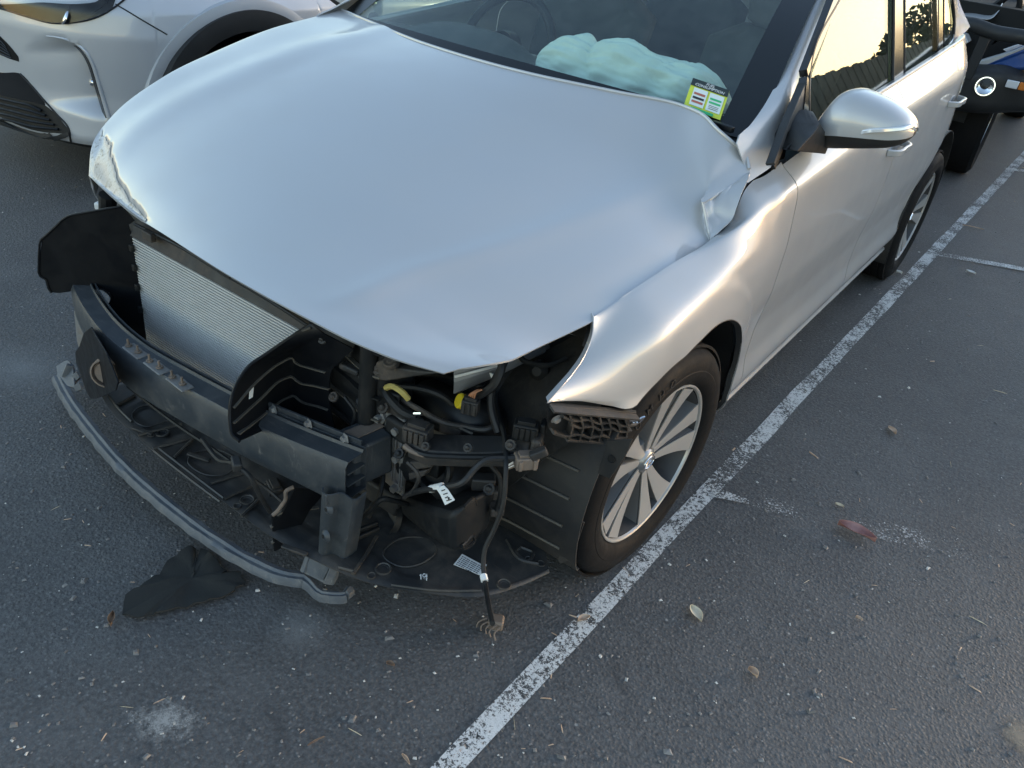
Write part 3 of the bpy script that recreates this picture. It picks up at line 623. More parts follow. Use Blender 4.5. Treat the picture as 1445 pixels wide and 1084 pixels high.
# fuel flap outline and door handles
def handle(px, y0, z0, ln):
    c = np.array([smooth_x(y0, z0), y0, z0]); m = MB()
    P = cr([c+np.array([.0, -ln/2, 0]), c+np.array([.028, -ln/2+.02, .002]), c+np.array([.036, 0, .004]), c+np.array([.030, ln/2-.025, .004]), c+np.array([.0, ln/2, .002])], 16); m.ribbon(P, .022, .010, (1, 0, 0)); return m
c = at(1341, 142, x=.868); handle(None, c[1], c[2], .20).build('door_handle', M['paint'], rear_door, bevel=.003)
c = at(1263, 207, x=.876); handle(None, c[1]-.02, c[2], .20).build('door_handle', M['paint'], front_door, bevel=.003)
for y0, z0, pa in ((at(1341, 142, x=.868)[1], at(1341, 142, x=.868)[2], rear_door), (at(1263, 207, x=.876)[1]-.02, at(1263, 207, x=.876)[2], front_door)):
    m = MB(); x0 = smooth_x(y0, z0); m.lathe([(.001, .0015), (.03, .0014), (.036, .0006), (.037, -.002)], (x0, y0-.02, z0-.012), (1, 0, -.05), 20); m.build('handle_recess', M['alloydark'], pa)
c = np.array([smooth_x(2.9, .83), 2.9, .83]); m = MB(); m.tube([c+np.array([.003-.02*max(0, math.cos(a))*.5, .07*math.cos(a), .075*math.sin(a)]) for a in np.linspace(0, 2*math.pi, 30)], .0025, 4, cap=False); m.build('fuel_flap_gap', M['seal'], car)
# door mirror
def mirror_housing():
    # shell as stacked sections from the inner end (towards the door) to the tip
    sec = [(1150, 204, 1150, 196, .0), ]
    U = []
    Yc = .70
    prof = [  # u of section, v top, v bottom, depth front(-y), depth rear(+y)
        (1149, 186, 207, .02, .03), (1154, 170, 209.5, .05, .05), (1166, 147, 211, .075, .07), (1182, 127, 212, .09, .085), (1200, 124, 212.5, .095, .09),
        (1222, 131, 212.5, .09, .09), (1246, 142, 212, .08, .085), (1266, 154, 210.5, .065, .075), (1281, 167, 205, .045, .06), (1288, 178, 198, .022, .04), (1290.5, 184, 193, .006, .02)]
    cols = []
    for u, vt, vb, df, dr in prof:
        a, b = at(u, vt, y=Yc), at(u, vb, y=Yc-.02); h = (a[2]-b[2])
        pts = []
        for k in range(24):
            t = 2*math.pi*k/24; cy = math.cos(t); sz = math.sin(t)
            zz = math.copysign(abs(sz)**.75, sz); yy = math.copysign(abs(cy)**.75, cy)
            mid = (a+b)/2; p = mid.copy(); p[2] += zz*h/2; p[1] += (-df if yy < 0 else dr)*abs(yy); pts.append(p)
        cols.append(pts)
    A = [cr([c[k] for c in cols], 40) for k in range(24)]
    return np.stack(A, 1)
MG = mirror_housing()
mm = MB(); mm.grid(MG, close_v=True); mm.f += [tuple(range(24)), tuple(range(39*24+23, 39*24-1, -1))]
mir = mm.build('door_mirror', M['mirrorblack'], car)
# silver cap: the upper part of the shell, 2 mm proud
C0 = MG.mean(axis=1, keepdims=True); idx = [k % 24 for k in range(-2, 16)]
cap = (C0+(MG-C0)*1.018)[:, idx]; 
ctr = np.array([0, 0, .0]);
# top half indices: sin>=-0.4 ; front is cos<0
idx = [k for k in range(24) if math.sin(2*math.pi*k/24) > -.38]
idx = sorted(idx, key=lambda k: (k+5) % 24); cap = (C0+(MG-C0)*np.array([1.01, 1.035, 1.035]))[:-1, idx]
m = MB(); m.sheet(cap, .003); m.build('mirror_cap', M['paint'], mir, ang=60)
m = MB(); P = [at(u, v, y=.70-d) for u, v, d in ((1215, 186.5, .093), (1228, 184.5, .098), (1250, 183.5, .093), (1272, 181.5, .072), (1287, 179, .03), (1289, 182, .02))]; m.ribbon(cr(P, 20), .010, .016, (.3, -1, .1)); m.build('indicator_lens', M['lamp_clear'], mir, bevel=.002)
m = MB(); foot = [win([(1137, 166)], .0)[0], win([(1105, 208)], .01)[0]]
A = cr([at(1106, 208, x=.80), at(1112, 186, x=.795), at(1126, 171, x=.795), at(1137, 172, x=.80)], 12); B = cr([at(1108, 212, x=.83), at(1124, 196, x=.835), at(1136, 186, x=.84), at(1142, 184, x=.84)], 12); Cc = cr([at(1150, 212, y=.66), at(1152, 207, y=.66), at(1154, 200, y=.66), at(1156, 194, y=.66)], 12)
m.sheet(np.stack([A, B, Cc], 1), .03); m.build('mirror_arm', M['mirrorblack'], mir, bevel=.004)
m = MB(); m.prism(win([(1139, 112), (1141, 170), (1126, 173), (1112, 187), (1104, 210), (1094, 233), (1092, 230), (1112, 175)], .010), (-.02, 0, -.008)); m.build('mirror_sail', M['mirrorblack'], mir, bevel=.002)
m = MB(); m.prism(win([(1139.5, 108), (1141.5, 112), (1141, 168), (1133, 170)], .013), (-.02, 0, -.008)); m.build('sail_trim', M['pianoblack'], mir)

# passenger-side twin of the mirror, only its top edge in view
m2 = mirror_x(mm); m2.build('door_mirror', M['mirrorblack'], car); cm = MB(); cm.sheet(cap, .003); mirror_x(cm).build('mirror_cap', M['paint'], car, ang=60)
# ---- wheels
def wheel(c, side, steer, spin, lettering=True):
    root = bpy.data.objects.new('wheel', None); COL.objects.link(root); root.parent = car; root.location = c
    root.rotation_euler = (0, 0, steer if side > 0 else math.pi+steer)
    R = .316; m = MB()     # local axis +X outwards, mounting face at x = 0.085
    prof = [(.214, -.09), (.225, -.102), (.262, -.108), (.292, -.10), (.307, -.086), (.3135, -.06), (R, -.02), (R, .03), (.3135, .062), (.306, .079), (.297, .089), (.285, .0955), (.270, .0985), (.262, .0985), (.2595, .0997), (.250, .0995), (.2385, .0975), (.228, .0915), (.223, .087), (.2165, .078)]
    m.lathe(prof, ax=(1, 0, 0), n=96); tyre = m.build('tyre', M['rubber'], root, ang=25)
    # tread: circumferential grooves and lateral sipes
    m = MB()
    for x in np.linspace(-.07, .058, 5): 
        m.lathe([(R+.0045, x), (R+.0045, x+.019), (R-.002, x+.021), (R-.002, x-.002)], ax=(1, 0, 0), n=96)
    for k in range(72):
        a = 2*math.pi*k/72; d = np.array([0, math.cos(a), math.sin(a)]); tt = np.array([0, -math.sin(a), math.cos(a)])
        m.bar(d*(R-.009)+np.array([.064, 0, 0]), d*(R-.020)+np.array([.083, 0, 0])+tt*.004, .018, .008, d)
    m.build('tread', M['rubber'], root, kind='stuff')
    m = MB(); m.lathe([(.2185, .083), (.2175, .0855), (.2145, .086), (.2110, .084), (.2090, .078)], n=96); m.build('rim_lip', M['alloy'], root)
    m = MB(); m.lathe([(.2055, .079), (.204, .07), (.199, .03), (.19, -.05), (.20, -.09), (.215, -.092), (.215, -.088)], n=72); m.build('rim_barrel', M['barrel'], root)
    body, face = MB(), MB()
    def pol(r, a, x): return np.array([x, r*math.cos(a), r*math.sin(a)])
    def fx(r): return .060+.020*((r-.04)/.17)**1.4
    fmesh = bmesh_ = None
    bmb, fmb = MB(), MB()
    for s in (-1, 1):
        # one spoke of the pair; the pair is fanned about angle 0
        rs = [.036, .06, .09, .12, .15, .18, .2085]
        cen = [.30, .245, .222, .215, .215, .220, .232]; hw = [.24, .195, .160, .148, .144, .146, .152]
        Lf = [pol(r, s*(c_-h), fx(r)) for r, c_, h in zip(rs, cen, hw)]; Rf = [pol(r, s*(c_+h), fx(r)) for r, c_, h in zip(rs, cen, hw)]
        Lb = [pol(r, s*(c_-h*1.04), fx(r)-.042) for r, c_, h in zip(rs, cen, hw)]; Rb = [pol(r, s*(c_+h*1.12), fx(r)-.055+.012*(r/.2)) for r, c_, h in zip(rs, cen, hw)]
        Lt = [q-np.array([.003, 0, 0]) for q in Lf]; Rt = [q-np.array([.003, 0, 0]) for q in Rf]
        bmb.grid(np.stack([np.array(Lt), np.array(Rt), np.array(Rb), np.array(Lb)], 1), close_v=True)
        fmb.sheet(np.stack([np.array(Lf), (np.array(Lf)+np.array(Rf))/2+np.array([.0008, 0, 0]), np.array(Rf)], 1), .003)
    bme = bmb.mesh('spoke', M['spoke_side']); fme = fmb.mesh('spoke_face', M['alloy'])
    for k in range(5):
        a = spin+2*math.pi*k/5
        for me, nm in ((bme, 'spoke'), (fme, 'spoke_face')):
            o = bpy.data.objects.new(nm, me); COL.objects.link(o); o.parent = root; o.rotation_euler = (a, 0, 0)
    m = MB(); m.lathe([(.0, .066), (.029, .066), (.033, .062), (.036, .056), (.062, .052), (.068, .03), (.07, .0)], n=40); m.build('hub', M['alloydark'], root)
    m = MB(); m.lathe([(.0, .0700), (.024, .0695), (.0275, .067), (.028, .06)], n=36); cp_ = m.build('hub_cap', M['alloydark'], root)
    m = MB(); m.tube([(.0705, .0235*math.cos(a), .0165*math.sin(a)) for a in np.linspace(0, 2*math.pi, 40)], .0016, 6, cap=False)
    m.tube([(.0708, -.013, -.0115), (.0708, -.006, .0115)], .0021, 6); m.tube([(.0708, .006, -.0115), (.0708, .013, .0115)], .0021, 6); m.tube([(.0708, -.010, -.002), (.0708, 0, -.0005), (.0708, .010, .002)], .0019, 6); m.build('cap_emblem', M['chrome'], root)
    lm = MB(); lm.lathe([(0, .072), (.008, .072), (.0105, .069), (.0105, .05), (.017, .048), (.017, .03)], n=6); lme = lm.mesh('wheel_nut', M['steel'], ang=20)
    for k in range(5):
        a = spin+2*math.pi*k/5; o = bpy.data.objects.new('wheel_nut', lme); COL.objects.link(o); o.parent = root; o.location = (-.022, .060*math.cos(a), .060*math.sin(a))
    m = MB(); m.lathe([(.05, .02), (.13, .02), (.14, .017), (.14, -.004), (.13, -.006), (.06, -.006)], n=60); m.build('brake_disc', M['steel'], root)
    m = MB(); m.box((.0, .118, .04), (.07, .05, .15)); m.build('brake_caliper', M['steel'], root, bevel=.01)
    m = MB(); m.lathe([(.0, .0), (.16, .0), (.185, -.05)], (-.03, 0, 0), n=48); m.build('backing_plate', M['black'], root)
    m = MB(); a = spin+.5+math.pi/5; m.tube([(.045, .19*math.cos(a), .19*math.sin(a)), (.072, .186*math.cos(a), .186*math.sin(a))], .004, 8); m.build('valve_stem', M['rubber'], root)
    if lettering:
        for word, a0 in (('KUMHO', math.radians(41)),):
            for i, ch in enumerate(word):
                a = a0+i*math.radians(9.6); up = np.array([0, -math.cos(a), math.sin(a)]); rt = np.array([0, math.sin(a), math.cos(a)])
                tm = text_mb(ch, .030, np.array([.0993, 0, 0])+up*.262, rt, up, .0009); tm.build('sidewall_letter', M['seal'], root, smooth=False)
    return root
wheel((.787, 0, .312), 1, -.063, math.radians(78)); wheel((.787, 2.65, .312), 1, 0, math.radians(70), False)
wheel((-.787, 0, .312), -1, -.03, 1.0, False); wheel((-.787, 2.65, .312), -1, 0, .4, False)
# wheel-house tubs
def tub(yc, r, x0, x1, a0, a1, name='wheel_arch_liner', mat='liner', ribs=True):
    m = MB(); A = np.radians(np.linspace(a0, a1, 40))
    m.sheet(np.array([[(x, yc-r*math.cos(a), .335+r*math.sin(a)) for x in np.linspace(x0, x1, 9)] for a in A]), .003)
    o = m.build(name, M[mat], car); return o
for s_ in (1, -1):
    tub(2.65, .385, s_*.52, s_*.872, -25, 205)
    m = MB(); m.prism([(s_*.52, 2.65-.39*math.cos(a), .335+.39*math.sin(a)) for a in np.linspace(-.3, math.pi+.3, 30)], (s_*.004, 0, 0)); m.build('wheel_arch_inner', M['liner'], car)

# ---- cabin: floor, dashboard, steering wheel, seats, airbag
m = MB(); m.box((0, 1.9, .27), (1.56, 3.2, .06)); m.build('floor_pan', M['black'], car)
m = MB(); m.sheet(np.array([[(x, .30, z) for z in (.25, .6, .88)] for x in np.linspace(-.68, .68, 5)]), .01); m.build('bulkhead', M['cavity_shade'], car)
def dash():
    rows = []
    for x in np.linspace(-.72, .72, 37):
        hump = .055*math.exp(-((x+.36)/.19)**4)
        y0 = .40-.11*(1-(x/.72)**2)
        rows.append([(x, y0, .985+.01*(1-(x/.7)**2)), (x, y0+.14, .99+hump*.35), (x, .66, .985+hump), (x, .77, .965+hump*.9), (x, .81, .90+hump*.3), (x, .80, .75), (x, .75, .60)])
    m = MB(); m.sheet(lofted(rows, 60, 40)[::-1], .006); return m
dsh = dash().build('dashboard', M['dash'], car, ang=60)
m = MB(); m.tube([(-.36+.185*math.cos(a), .885+.07*math.sin(a), .955+.172*math.sin(a)) for a in np.linspace(0, 2*math.pi, 50)], .016, 10, cap=False)
m.lathe([(0, .03), (.05, .028), (.075, .0), (.06, -.04)], (-.36, .875, .95), (0, .92, -.38), 24); m.bar((-.53, .88, .955), (-.19, .88, .955), .03, .02); m.build('steering_wheel', M['black_clean'], dsh)
def seat(x, y, s=1.0):
    m = MB()
    rows = [[(x-.25, y+d, z), (x-.235, y+d-.045, z), (x-.13, y+d-.03, z), (x, y+d-.02, z), (x+.13, y+d-.03, z), (x+.235, y+d-.045, z), (x+.25, y+d, z), (x+.2, y+d+.10, z), (x, y+d+.12, z), (x-.2, y+d+.10, z)] for d, z in ((0, .50), (.04, .70), (.09, .90), (.14, 1.04), (.165, 1.10))]
    A = np.array([cr(r, 40, True) for r in rows]); A = np.stack([cr(A[:, j], 16) for j in range(40)], 1); A[-1] = A[-1]*.6+A[-1].mean(axis=0)*.4+np.array([0, 0, .02]); m.grid(A, close_v=True); m.f.append(tuple(15*40+j for j in range(40)))
    o = m.build('seat', M['seat'], car, ang=60)
    m = MB(); A = []
    for z, w, d in ((1.12, .09, .03), (1.14, .13, .045), (1.20, .145, .05), (1.27, .13, .045), (1.30, .09, .03)):
        A.append([(x+w*math.copysign(abs(math.cos(t))**.6, math.cos(t)), y+.16+(z-1.1)*.25+d*math.copysign(abs(math.sin(t))**.7, math.sin(t)), z) for t in np.linspace(0, 2*math.pi, 24, endpoint=False)])
    m.grid(np.array(A), close_v=True); m.f += [tuple(range(23, -1, -1)), tuple(4*24+j for j in range(24))]; m.tube([(x-.05, y+.16, 1.06), (x-.05, y+.165, 1.16)], .006); m.tube([(x+.05, y+.16, 1.06), (x+.05, y+.165, 1.16)], .006); m.build('headrest', M['seat'], o, ang=60)
    m = MB(); m.box((x, y-.17, .50), (.5, .52, .14)); m.build('seat_cushion', M['seat'], o, bevel=.05, seg=4)
seat(-.37, 1.35); seat(.37, 1.35); seat(-.36, 2.25); seat(.36, 2.25)
def airbag():
    nu, nv = 150, 110; V = np.zeros((nu, nv, 3))
    for i in range(nu):
        for j in range(nv):
            a = 2*math.pi*i/nu; b = math.pi*(j+.0)/(nv-1)
            dx, dy, dz = math.cos(b), math.sin(b)*math.cos(a), math.sin(b)*math.sin(a)
            sx = math.copysign(abs(dx)**.72, dx)
            lob = 1+.07*math.cos(9*sx+.6)+.04*math.sin(15*sx+2*a)
            wr = .08*math.sin(4*a+6*sx)*math.sin(11*sx+1.5)+.05*math.sin(9*a-10*sx)*math.sin(5*sx+a)+.035*math.sin(17*a+5*sx)*math.sin(9*sx-2*a)+.02*math.sin(31*a-21*sx)*math.sin(13*sx)
            crs = -.13*math.exp(-((sx+.32+.10*math.sin(a))/.045)**2)-.10*math.exp(-((sx-.42-.12*math.sin(2*a))/.05)**2)
            r = lob+wr+crs
            V[i, j] = (.262+.300*sx, .665+.085*dy*r+.05*sx, 1.005+.105*dz*r*(1-.12*sx)+.02*sx*0)
    V[..., 2] = np.maximum(V[..., 2], .965)
    m = MB(); m.grid(V, close_u=True); return m
airbag().build('airbag', M['airbag'], dsh, ang=180)
# fuel consumption card behind the windscreen
c0, c1, c2, c3 = (np.array(q) for q in ats([(964, 150), (1016, 169), (1030, 127), (978, 110)], pl=((.5, .42, 1.03), (0, -.62, .78))))
X, Y = (c1-c0), (c3-c0); W_, H_ = np.linalg.norm(X), np.linalg.norm(Y); Xu, Yu = X/W_, Y/H_; Nn = np.cross(Xu, Yu); Nn /= np.linalg.norm(Nn); off = np.array([0., 0, 0])
def card(a0, b0, a1, b1, lift, name, mat, parent, th=.0006):
    P = [c0+X*a+Y*b+Nn*lift for a, b in ((a0, b0), (a1, b0), (a1, b1), (a0, b1))]; m = MB(); m.prism(P, Nn*th); return m.build(name, M[mat], parent, smooth=False)
fc = card(0, 0, 1, 1, -.002, 'fuel_card', 'sticker_yellow', ws)
card(0, .76, 1, 1.0, 0, 'card_header', 'sticker_dark', fc); card(.12, .14, .50, .72, 0, 'card_panel', 'sticker_white', fc); card(.56, .14, .94, .72, 0, 'card_panel', 'sticker_white', fc)
card(.2, 0, .8, .09, 0, 'card_footer', 'sticker_green', fc)
for b, mt in ((.50, 'sticker_red'), (.36, 'ink'), (.23, 'sticker_red')): card(.16, b, .46, b+.07, .0015, 'card_print', mt, fc, .0003)
for b, mt in ((.50, 'sticker_green'), (.38, 'sticker_green')): card(.60, b, .90, b+.06, .0015, 'card_print', mt, fc, .0003)
for b in (.30, .25, .20): card(.62, b, .88, b+.012, .0015, 'card_print', 'ink', fc, .0003)
for txt, b in (('FUEL', .895), ('CONSUMPTION', .79)):
    t = text_mb(txt, H_*.115, c0+X*.5+Y*b, Xu, Yu, .0002, lift=.0014, font_squash=W_/H_*.95); t.build('card_lettering', M['white_mark'], fc, smooth=False)
# ================================================================ the opened-up nose
def plate(name, px, vec, mat, parent=None, bevel=.0015, smooth=True, **k):
    m = MB(); m.prism(ats(px, **k), vec); return m.build(name, M[mat], car if parent is None else parent, bevel=bevel, smooth=smooth)
def wire(name, pts, r, mat='black', parent=None, n=40):
    m = MB(); m.tube(cr(pts, n), r, 7); return m.build(name, M[mat], car if parent is None else parent)
def boxpart(name, c, sz, mat, parent=None, rz=0, rx=0, ry=0, bevel=.004):
    R = np.array(Matrix.Rotation(rz, 3, 'Z') @ Matrix.Rotation(rx, 3, 'X') @ Matrix.Rotation(ry, 3, 'Y'))
    m = MB(); m.box(c, sz, R); return m.build(name, M[mat], car if parent is None else parent, bevel=bevel)
# bumper beam: bowed hollow box, 10 cm tall, open at its left end
BX = [-.56, -.52, -.42, -.30, -.18, 0, .17, .25, .36, .47]; BY = [-.640, -.655, -.686, -.713, -.725, -.716, -.701, -.693, -.672, -.645]
bc = cr([(x, y, .40) for x, y in zip(BX, BY)], 60)
m = MB(); T_ = .005
def beam_sec(P, y0, y1, z0, z1): return np.array([[(q[0], q[1]+y0, z0), (q[0], q[1]+y1, z0), (q[0], q[1]+y1, z1), (q[0], q[1]+y0, z1)] for q in P])
low = lambda q: .350+.012*hermite(.30, .47, q[0])*-1
F_ = np.array([[(q[0], q[1]+.004, low(q)), (q[0], q[1], low(q)+.012), (q[0], q[1]-.001, .40), (q[0], q[1], .438), (q[0], q[1]+.006, .449), (q[0], q[1]+.045, .452), (q[0], q[1]+.05, .460)] for q in bc]); m.sheet(F_, -.003)
beam = m.build('bumper_beam', M['beam'], car, ang=30)
m = MB()
for z in (.354, .388, .420): m.sheet(np.array([[(q[0], q[1]+.006, z), (q[0], q[1]+.055, z)] for q in bc]), .003)
m.sheet(np.array([[(q[0], q[1]+.056, .345), (q[0], q[1]+.056, .462)] for q in bc]), .003); m.build('beam_web', M['beam'], beam)
m = MB(); m.bar((.20, -.640, .462), (.455, -.588, .462), .006, .022); m.build('beam_flange', M['beam'], beam, bevel=.001)
for x in (.24, .33, .42): m = MB(); m.lathe([(0, .008), (.008, .008), (.009, .002), (.014, 0)], (x, -.64+.052*(x-.2)/.255-.006, .463), (-.2, -1, .1), 6); m.build('flange_bolt', M['steel'], beam)
# stud plates on top of the beam
for u, v in ((176, 497), (206, 519), (238, 542)):
    c = at(u+5, v-2, z=.455); boxpart('stud_plate', c+np.array([.01, .012, -.002]), (.07, .030, .004), 'steel', beam, rz=-.06)
    for dx in (-.018, .02): 
        m = MB(); m.lathe([(0, .015), (.0028, .015), (.0028, 0), (.008, 0), (.008, -.003)], c+np.array([dx, .012, .004]), (0, 0, 1), 10); m.build('stud', M['rusty'], beam)
# tow-eye cap hole plate: the round lens behind the beam at the far end
m = MB(); c = at(150, 527, y=-.655); c = at(151, 526, y=-.738); ax = (.62, -.75, .2)
m.lathe([(.0, .002), (.027, .003), (.029, -.004), (.032, -.004), (.033, .008), (.037, .007), (.038, -.02)], c, ax, 28); m.build('fog_lamp_ring', M['rusty'], car)
# crash box and mounting plate on the left rail
cb = [at(476, 612, z=.455), at(522, 586, z=.468)]
m = MB(); m.bar((.415, -.60, .402), (.436, -.505, .408), .080, .105); m.build('crash_box', M['beam'], car, bevel=.006)
m = MB(); m.bar((.408, -.598, .4565), (.428, -.507, .4625), .035, .003); m.build('crash_box_top', M['rusty'], car, bevel=.001)
m = MB(); m.prism([(.385, -.503, .315), (.498, -.503, .290), (.505, -.503, .480), (.492, -.503, .497), (.39, -.503, .49)], (0, .012, 0)); mp = m.build('rail_mounting_plate', M['steel'], car, bevel=.004)
for x, z in ((.482, .472), (.43, .478), (.485, .315), (.487, .40)):
    m = MB(); m.lathe([(0, .016), (.009, .016), (.009, .005), (.015, .004), (.015, -.004)], (x, -.506, z), (0, -1, 0), 6); m.build('mounting_bolt', M['steel'], mp)
m = MB()
for x in (.470, .478, .494, .500): m.bar((x, -.506, .325), (x, -.506, .455), .003, .008, (0, 1, 0))
m.build('plate_rib', M['steel'], mp, kind='stuff')
m = MB(); m.bar((.46, -.46, .405), (.50, .2, .45), .10, .13); m.build('chassis_rail', M['paint_inner'], car, bevel=.01)
m = MB(); m.bar((-.50, -.42, .405), (-.52, .2, .45), .10, .13); m.build('chassis_rail', M['paint_inner'], car, bevel=.01)
# condenser: side tanks, many flat tubes with fins between
CY = -.52; L0, L1 = at(190, 333, y=CY), at(207, 487, y=CY); zt, zb, x0, x1 = L0[2], .262, -.432, .235
m = MB(); m.box(((x0+x1)/2, CY+.012, (zt+zb)/2), (x1-x0, .006, zt-zb)); cond = m.build('condenser', M['steel'], car)
def fin_mat():
    n = NT('condenser_fin'); w = n.nd('ShaderNodeTexWave', wave_type='BANDS', bands_direction='X', i_Scale=130., i_Distortion=.4); n.ln(n.tc.outputs['Object'], w.inputs['Vector'])
    d = n.noise(5, 6, .7, 1); e = n.noise(60, 4, .7)
    f = n.math('MULTIPLY', n.val(d, .42, .68), n.val(e, .3, .7, .5, 1))
    n.set(Base_Color=n.mix(n.math('MULTIPLY', f, .75), n.mix(n.val(w.outputs['Fac'], .2, .8), (.16, .16, .155), (.55, .54, .52)), (.17, .14, .11)), Metallic=.5, Roughness=.5); n.bump(w.outputs['Fac'], .8, .002); return n.m
M['fin'] = fin_mat()
N_ = 44; dz = (zt-zb)/N_; m = MB(); f = MB()
for k in range(N_):
    z = zb+(k+.5)*dz; m.box(((x0+x1)/2, CY-.002, z), (x1-x0, .014, dz*.36))
    f.box(((x0+x1)/2, CY+.004, z+dz/2), (x1-x0, .010, dz*.62))
m.build('condenser_tube', M['tube_alu'], cond, kind='stuff', smooth=False); f.build('condenser_fins', M['fin'], cond, kind='stuff', smooth=False)
for x in (x0-.006, x1+.006):
    m = MB(); m.tube([(x, CY+.002, zb-.01), (x, CY+.002, zt+.006)], .0095, 10); m.build('condenser_tank', M['tube_alu'], cond)
# upper closing panel above the condenser, dusty, with the latch cable along it
m = MB(); XX = np.linspace(-.47, .36, 20)
def brow(x): return np.array([(x, CY-.012, zt+.004), (x, CY-.004, zt+.022), (x, CY+.012, zt+.05), (x, CY+.02, zt+.085+.02*(1-(x/.5)**2)), (x, CY+.06, zt+.10+.02*(1-(x/.5)**2)), (x, CY+.14, zt+.11)])
m.sheet(np.array([cr(brow(x), 16) for x in XX]), .003); m.build('upper_panel', M['dusty'], car)
wire('latch_cable', [(-.40, CY-.012, zt+.045), (-.2, CY-.012, zt+.05), (-.05, CY-.022, zt+.05), (.12, CY-.012, zt+.035), (.26, CY-.02, zt+.03)], .004, 'black')
boxpart('cable_clip', (-.03, CY-.02, zt+.055), (.04, .014, .02), 'dusty', bevel=.003); boxpart('cable_clip', (-.33, CY-.02, zt+.04), (.04, .014, .022), 'dusty', bevel=.003)
# right air guide: flat plate from the condenser's edge, standing forward and bent outwards
RG = plane3((-.435, -.535, .60), (-.435, -.535, .30), (-.62, -.685, .5))
og = [(186, 333), (181, 318), (190, 312), (172, 291), (103, 303), (89, 310), (78, 321), (59, 338), (56, 362), (55.5, 384), (58, 390), (66, 394.5), (70, 408), (74, 413), (84, 414), (126, 407.5), (146, 409), (154, 413), (157, 420), (157.5, 427), (152, 431), (147, 433), (152, 442), (170, 462), (190, 476), (207, 489), (200, 430), (192, 375)]
m = MB(); m.prism([at(u, v, pl=RG) for u, v in og], np.array(RG[1])*.004*(1 if RG[1][1] > 0 else -1)); rg = m.build('air_guide', M['black_clean'], car, bevel=.0012, smooth=False)
m = MB(); m.tube([at(u, v, pl=RG)+np.array([0, -.002, 0]) for u, v in ((172, 291), (140, 296.5), (103, 303), (96, 305.5), (89, 310), (78, 321), (66, 332), (59, 338), (57, 345), (56, 362), (55.5, 384), (58, 390), (66, 394.5), (70, 408), (74, 413))], .0028, 6); m.build('guide_lip', M['black_clean'], rg)
m = MB(); m.tube(cr([at(u, v, pl=RG) for u, v in ((126, 407.5), (146, 409), (157, 420), (152, 431), (147, 433))], 30), .003, 6); m.build('guide_lip', M['black_clean'], rg)
for k, (u0, v0, v1) in enumerate(((186, 345, 352), (190, 372, 380), (194, 400, 408), (198, 430, 440))):
    a = at(u0, (v0+v1)/2, pl=RG)+np.array([.006, -.004, 0]); boxpart('guide_clip', a, (.012, .010, .018), 'black', rg, bevel=.002)
# dark lower closing plate at the far end, holding the round ring
LGP = plane3((-.60, -.64, .40), (-.56, -.66, .2), (-.42, -.70, .30))
m = MB(); m.prism([at(u, v, pl=LGP) for u, v in ((112, 488), (106, 497), (107, 512), (122, 553), (127, 562), (135, 563), (163, 551), (166, 540), (150, 500), (128, 462), (118, 470))], (0, .004, 0)); m.build('closing_plate', M['black_clean'], car, bevel=.001, smooth=False)
m = MB(); m.prism([at(u, v, y=-.60) for u, v in ((104, 440), (113, 430), (123, 470), (112, 495), (108, 480))], (0, .02, 0)); m.build('beam_end_bracket', M['steel'], car, bevel=.002)
# left air guide: ribbed panel, front flap plus inner wall
fl_edge = [at(439, 457, y=-.57), at(410, 476, y=-.60), at(372, 502, y=-.645), at(352, 516, y=-.675), at(337, 536, y=-.705), at(326, 565, y=-.738), at(325, 600, y=-.756), at(327, 612, y=-.762), at(338, 623, y=-.765)]
bend = [at(458, 470, y=-.57), at(440, 480, y=-.57), at(420, 492, y=-.568), at(413, 500, y=-.565), at(411, 510, y=-.562), at(410, 530, y=-.56), at(410, 555, y=-.56), at(411, 572, y=-.56), at(415, 588, y=-.56)]
inner = [at(500, 492, y=-.545), at(490, 500, y=-.545), at(478, 512, y=-.545), at(470, 520, y=-.545), at(467, 530, y=-.545), at(466, 550, y=-.545), at(467, 575, y=-.545), at(470, 590, y=-.545), at(474, 606, y=-.545)]
A, B, Cc = cr(fl_edge, 40), cr(bend, 40), cr(inner, 40)
rows = []
for k in range(12): a = k/11; rows.append(A*(1-a)+B*a)
for k in range(1, 14): a = k/13; rows.append(B*(1-a)+Cc*a)
G = np.array(rows); G[1:-1] = G[1:-1]*.6+(G[:-2]+G[2:])*.2
LGB = grid_bvh(G); m = MB(); m.sheet(G, .003); lg = m.build('air_guide', M['black_clean'], car, ang=60)
m = MB(); m.tube(fl_edge if False else cr(fl_edge, 50), .0035, 6); m.build('guide_lip', M['black_clean'], lg)
for pf in ([(327, 575), (365, 533), (396, 509), (411, 503), (420, 511), (440, 518), (461, 524)], [(327, 597), (366, 561), (399, 533), (412, 530), (425, 539), (445, 543), (466, 548)], [(331, 618), (370, 585), (404, 560), (415, 557), (428, 566), (450, 572), (470, 579)], [(394, 597), (408, 585), (420, 583), (432, 592), (452, 598), (474, 607)], [(334, 527), (352, 511), (375, 497), (405, 474), (440, 462)]):
    pts = [on_grid(LGB, u, v, .003) for u, v in cr([(*q, 0) for q in pf], 30)[:, :2]]; pts = [q for q in pts if q is not None]
    if len(pts) < 4: continue
    m = MB(); m.ribbon(cr(pts, 40), .009, .0032, (0, 0, 1)); m.build('guide_rib', M['edge'], lg)
m = MB(); m.prism([on_grid(LGB, u, v, .003) for u, v in ((350, 549), (356, 546), (354.5, 560), (349.5, 563))], (0.0006, 0.0006, 0)); m.build('paper_sticker', M['white_label'], lg, smooth=False)
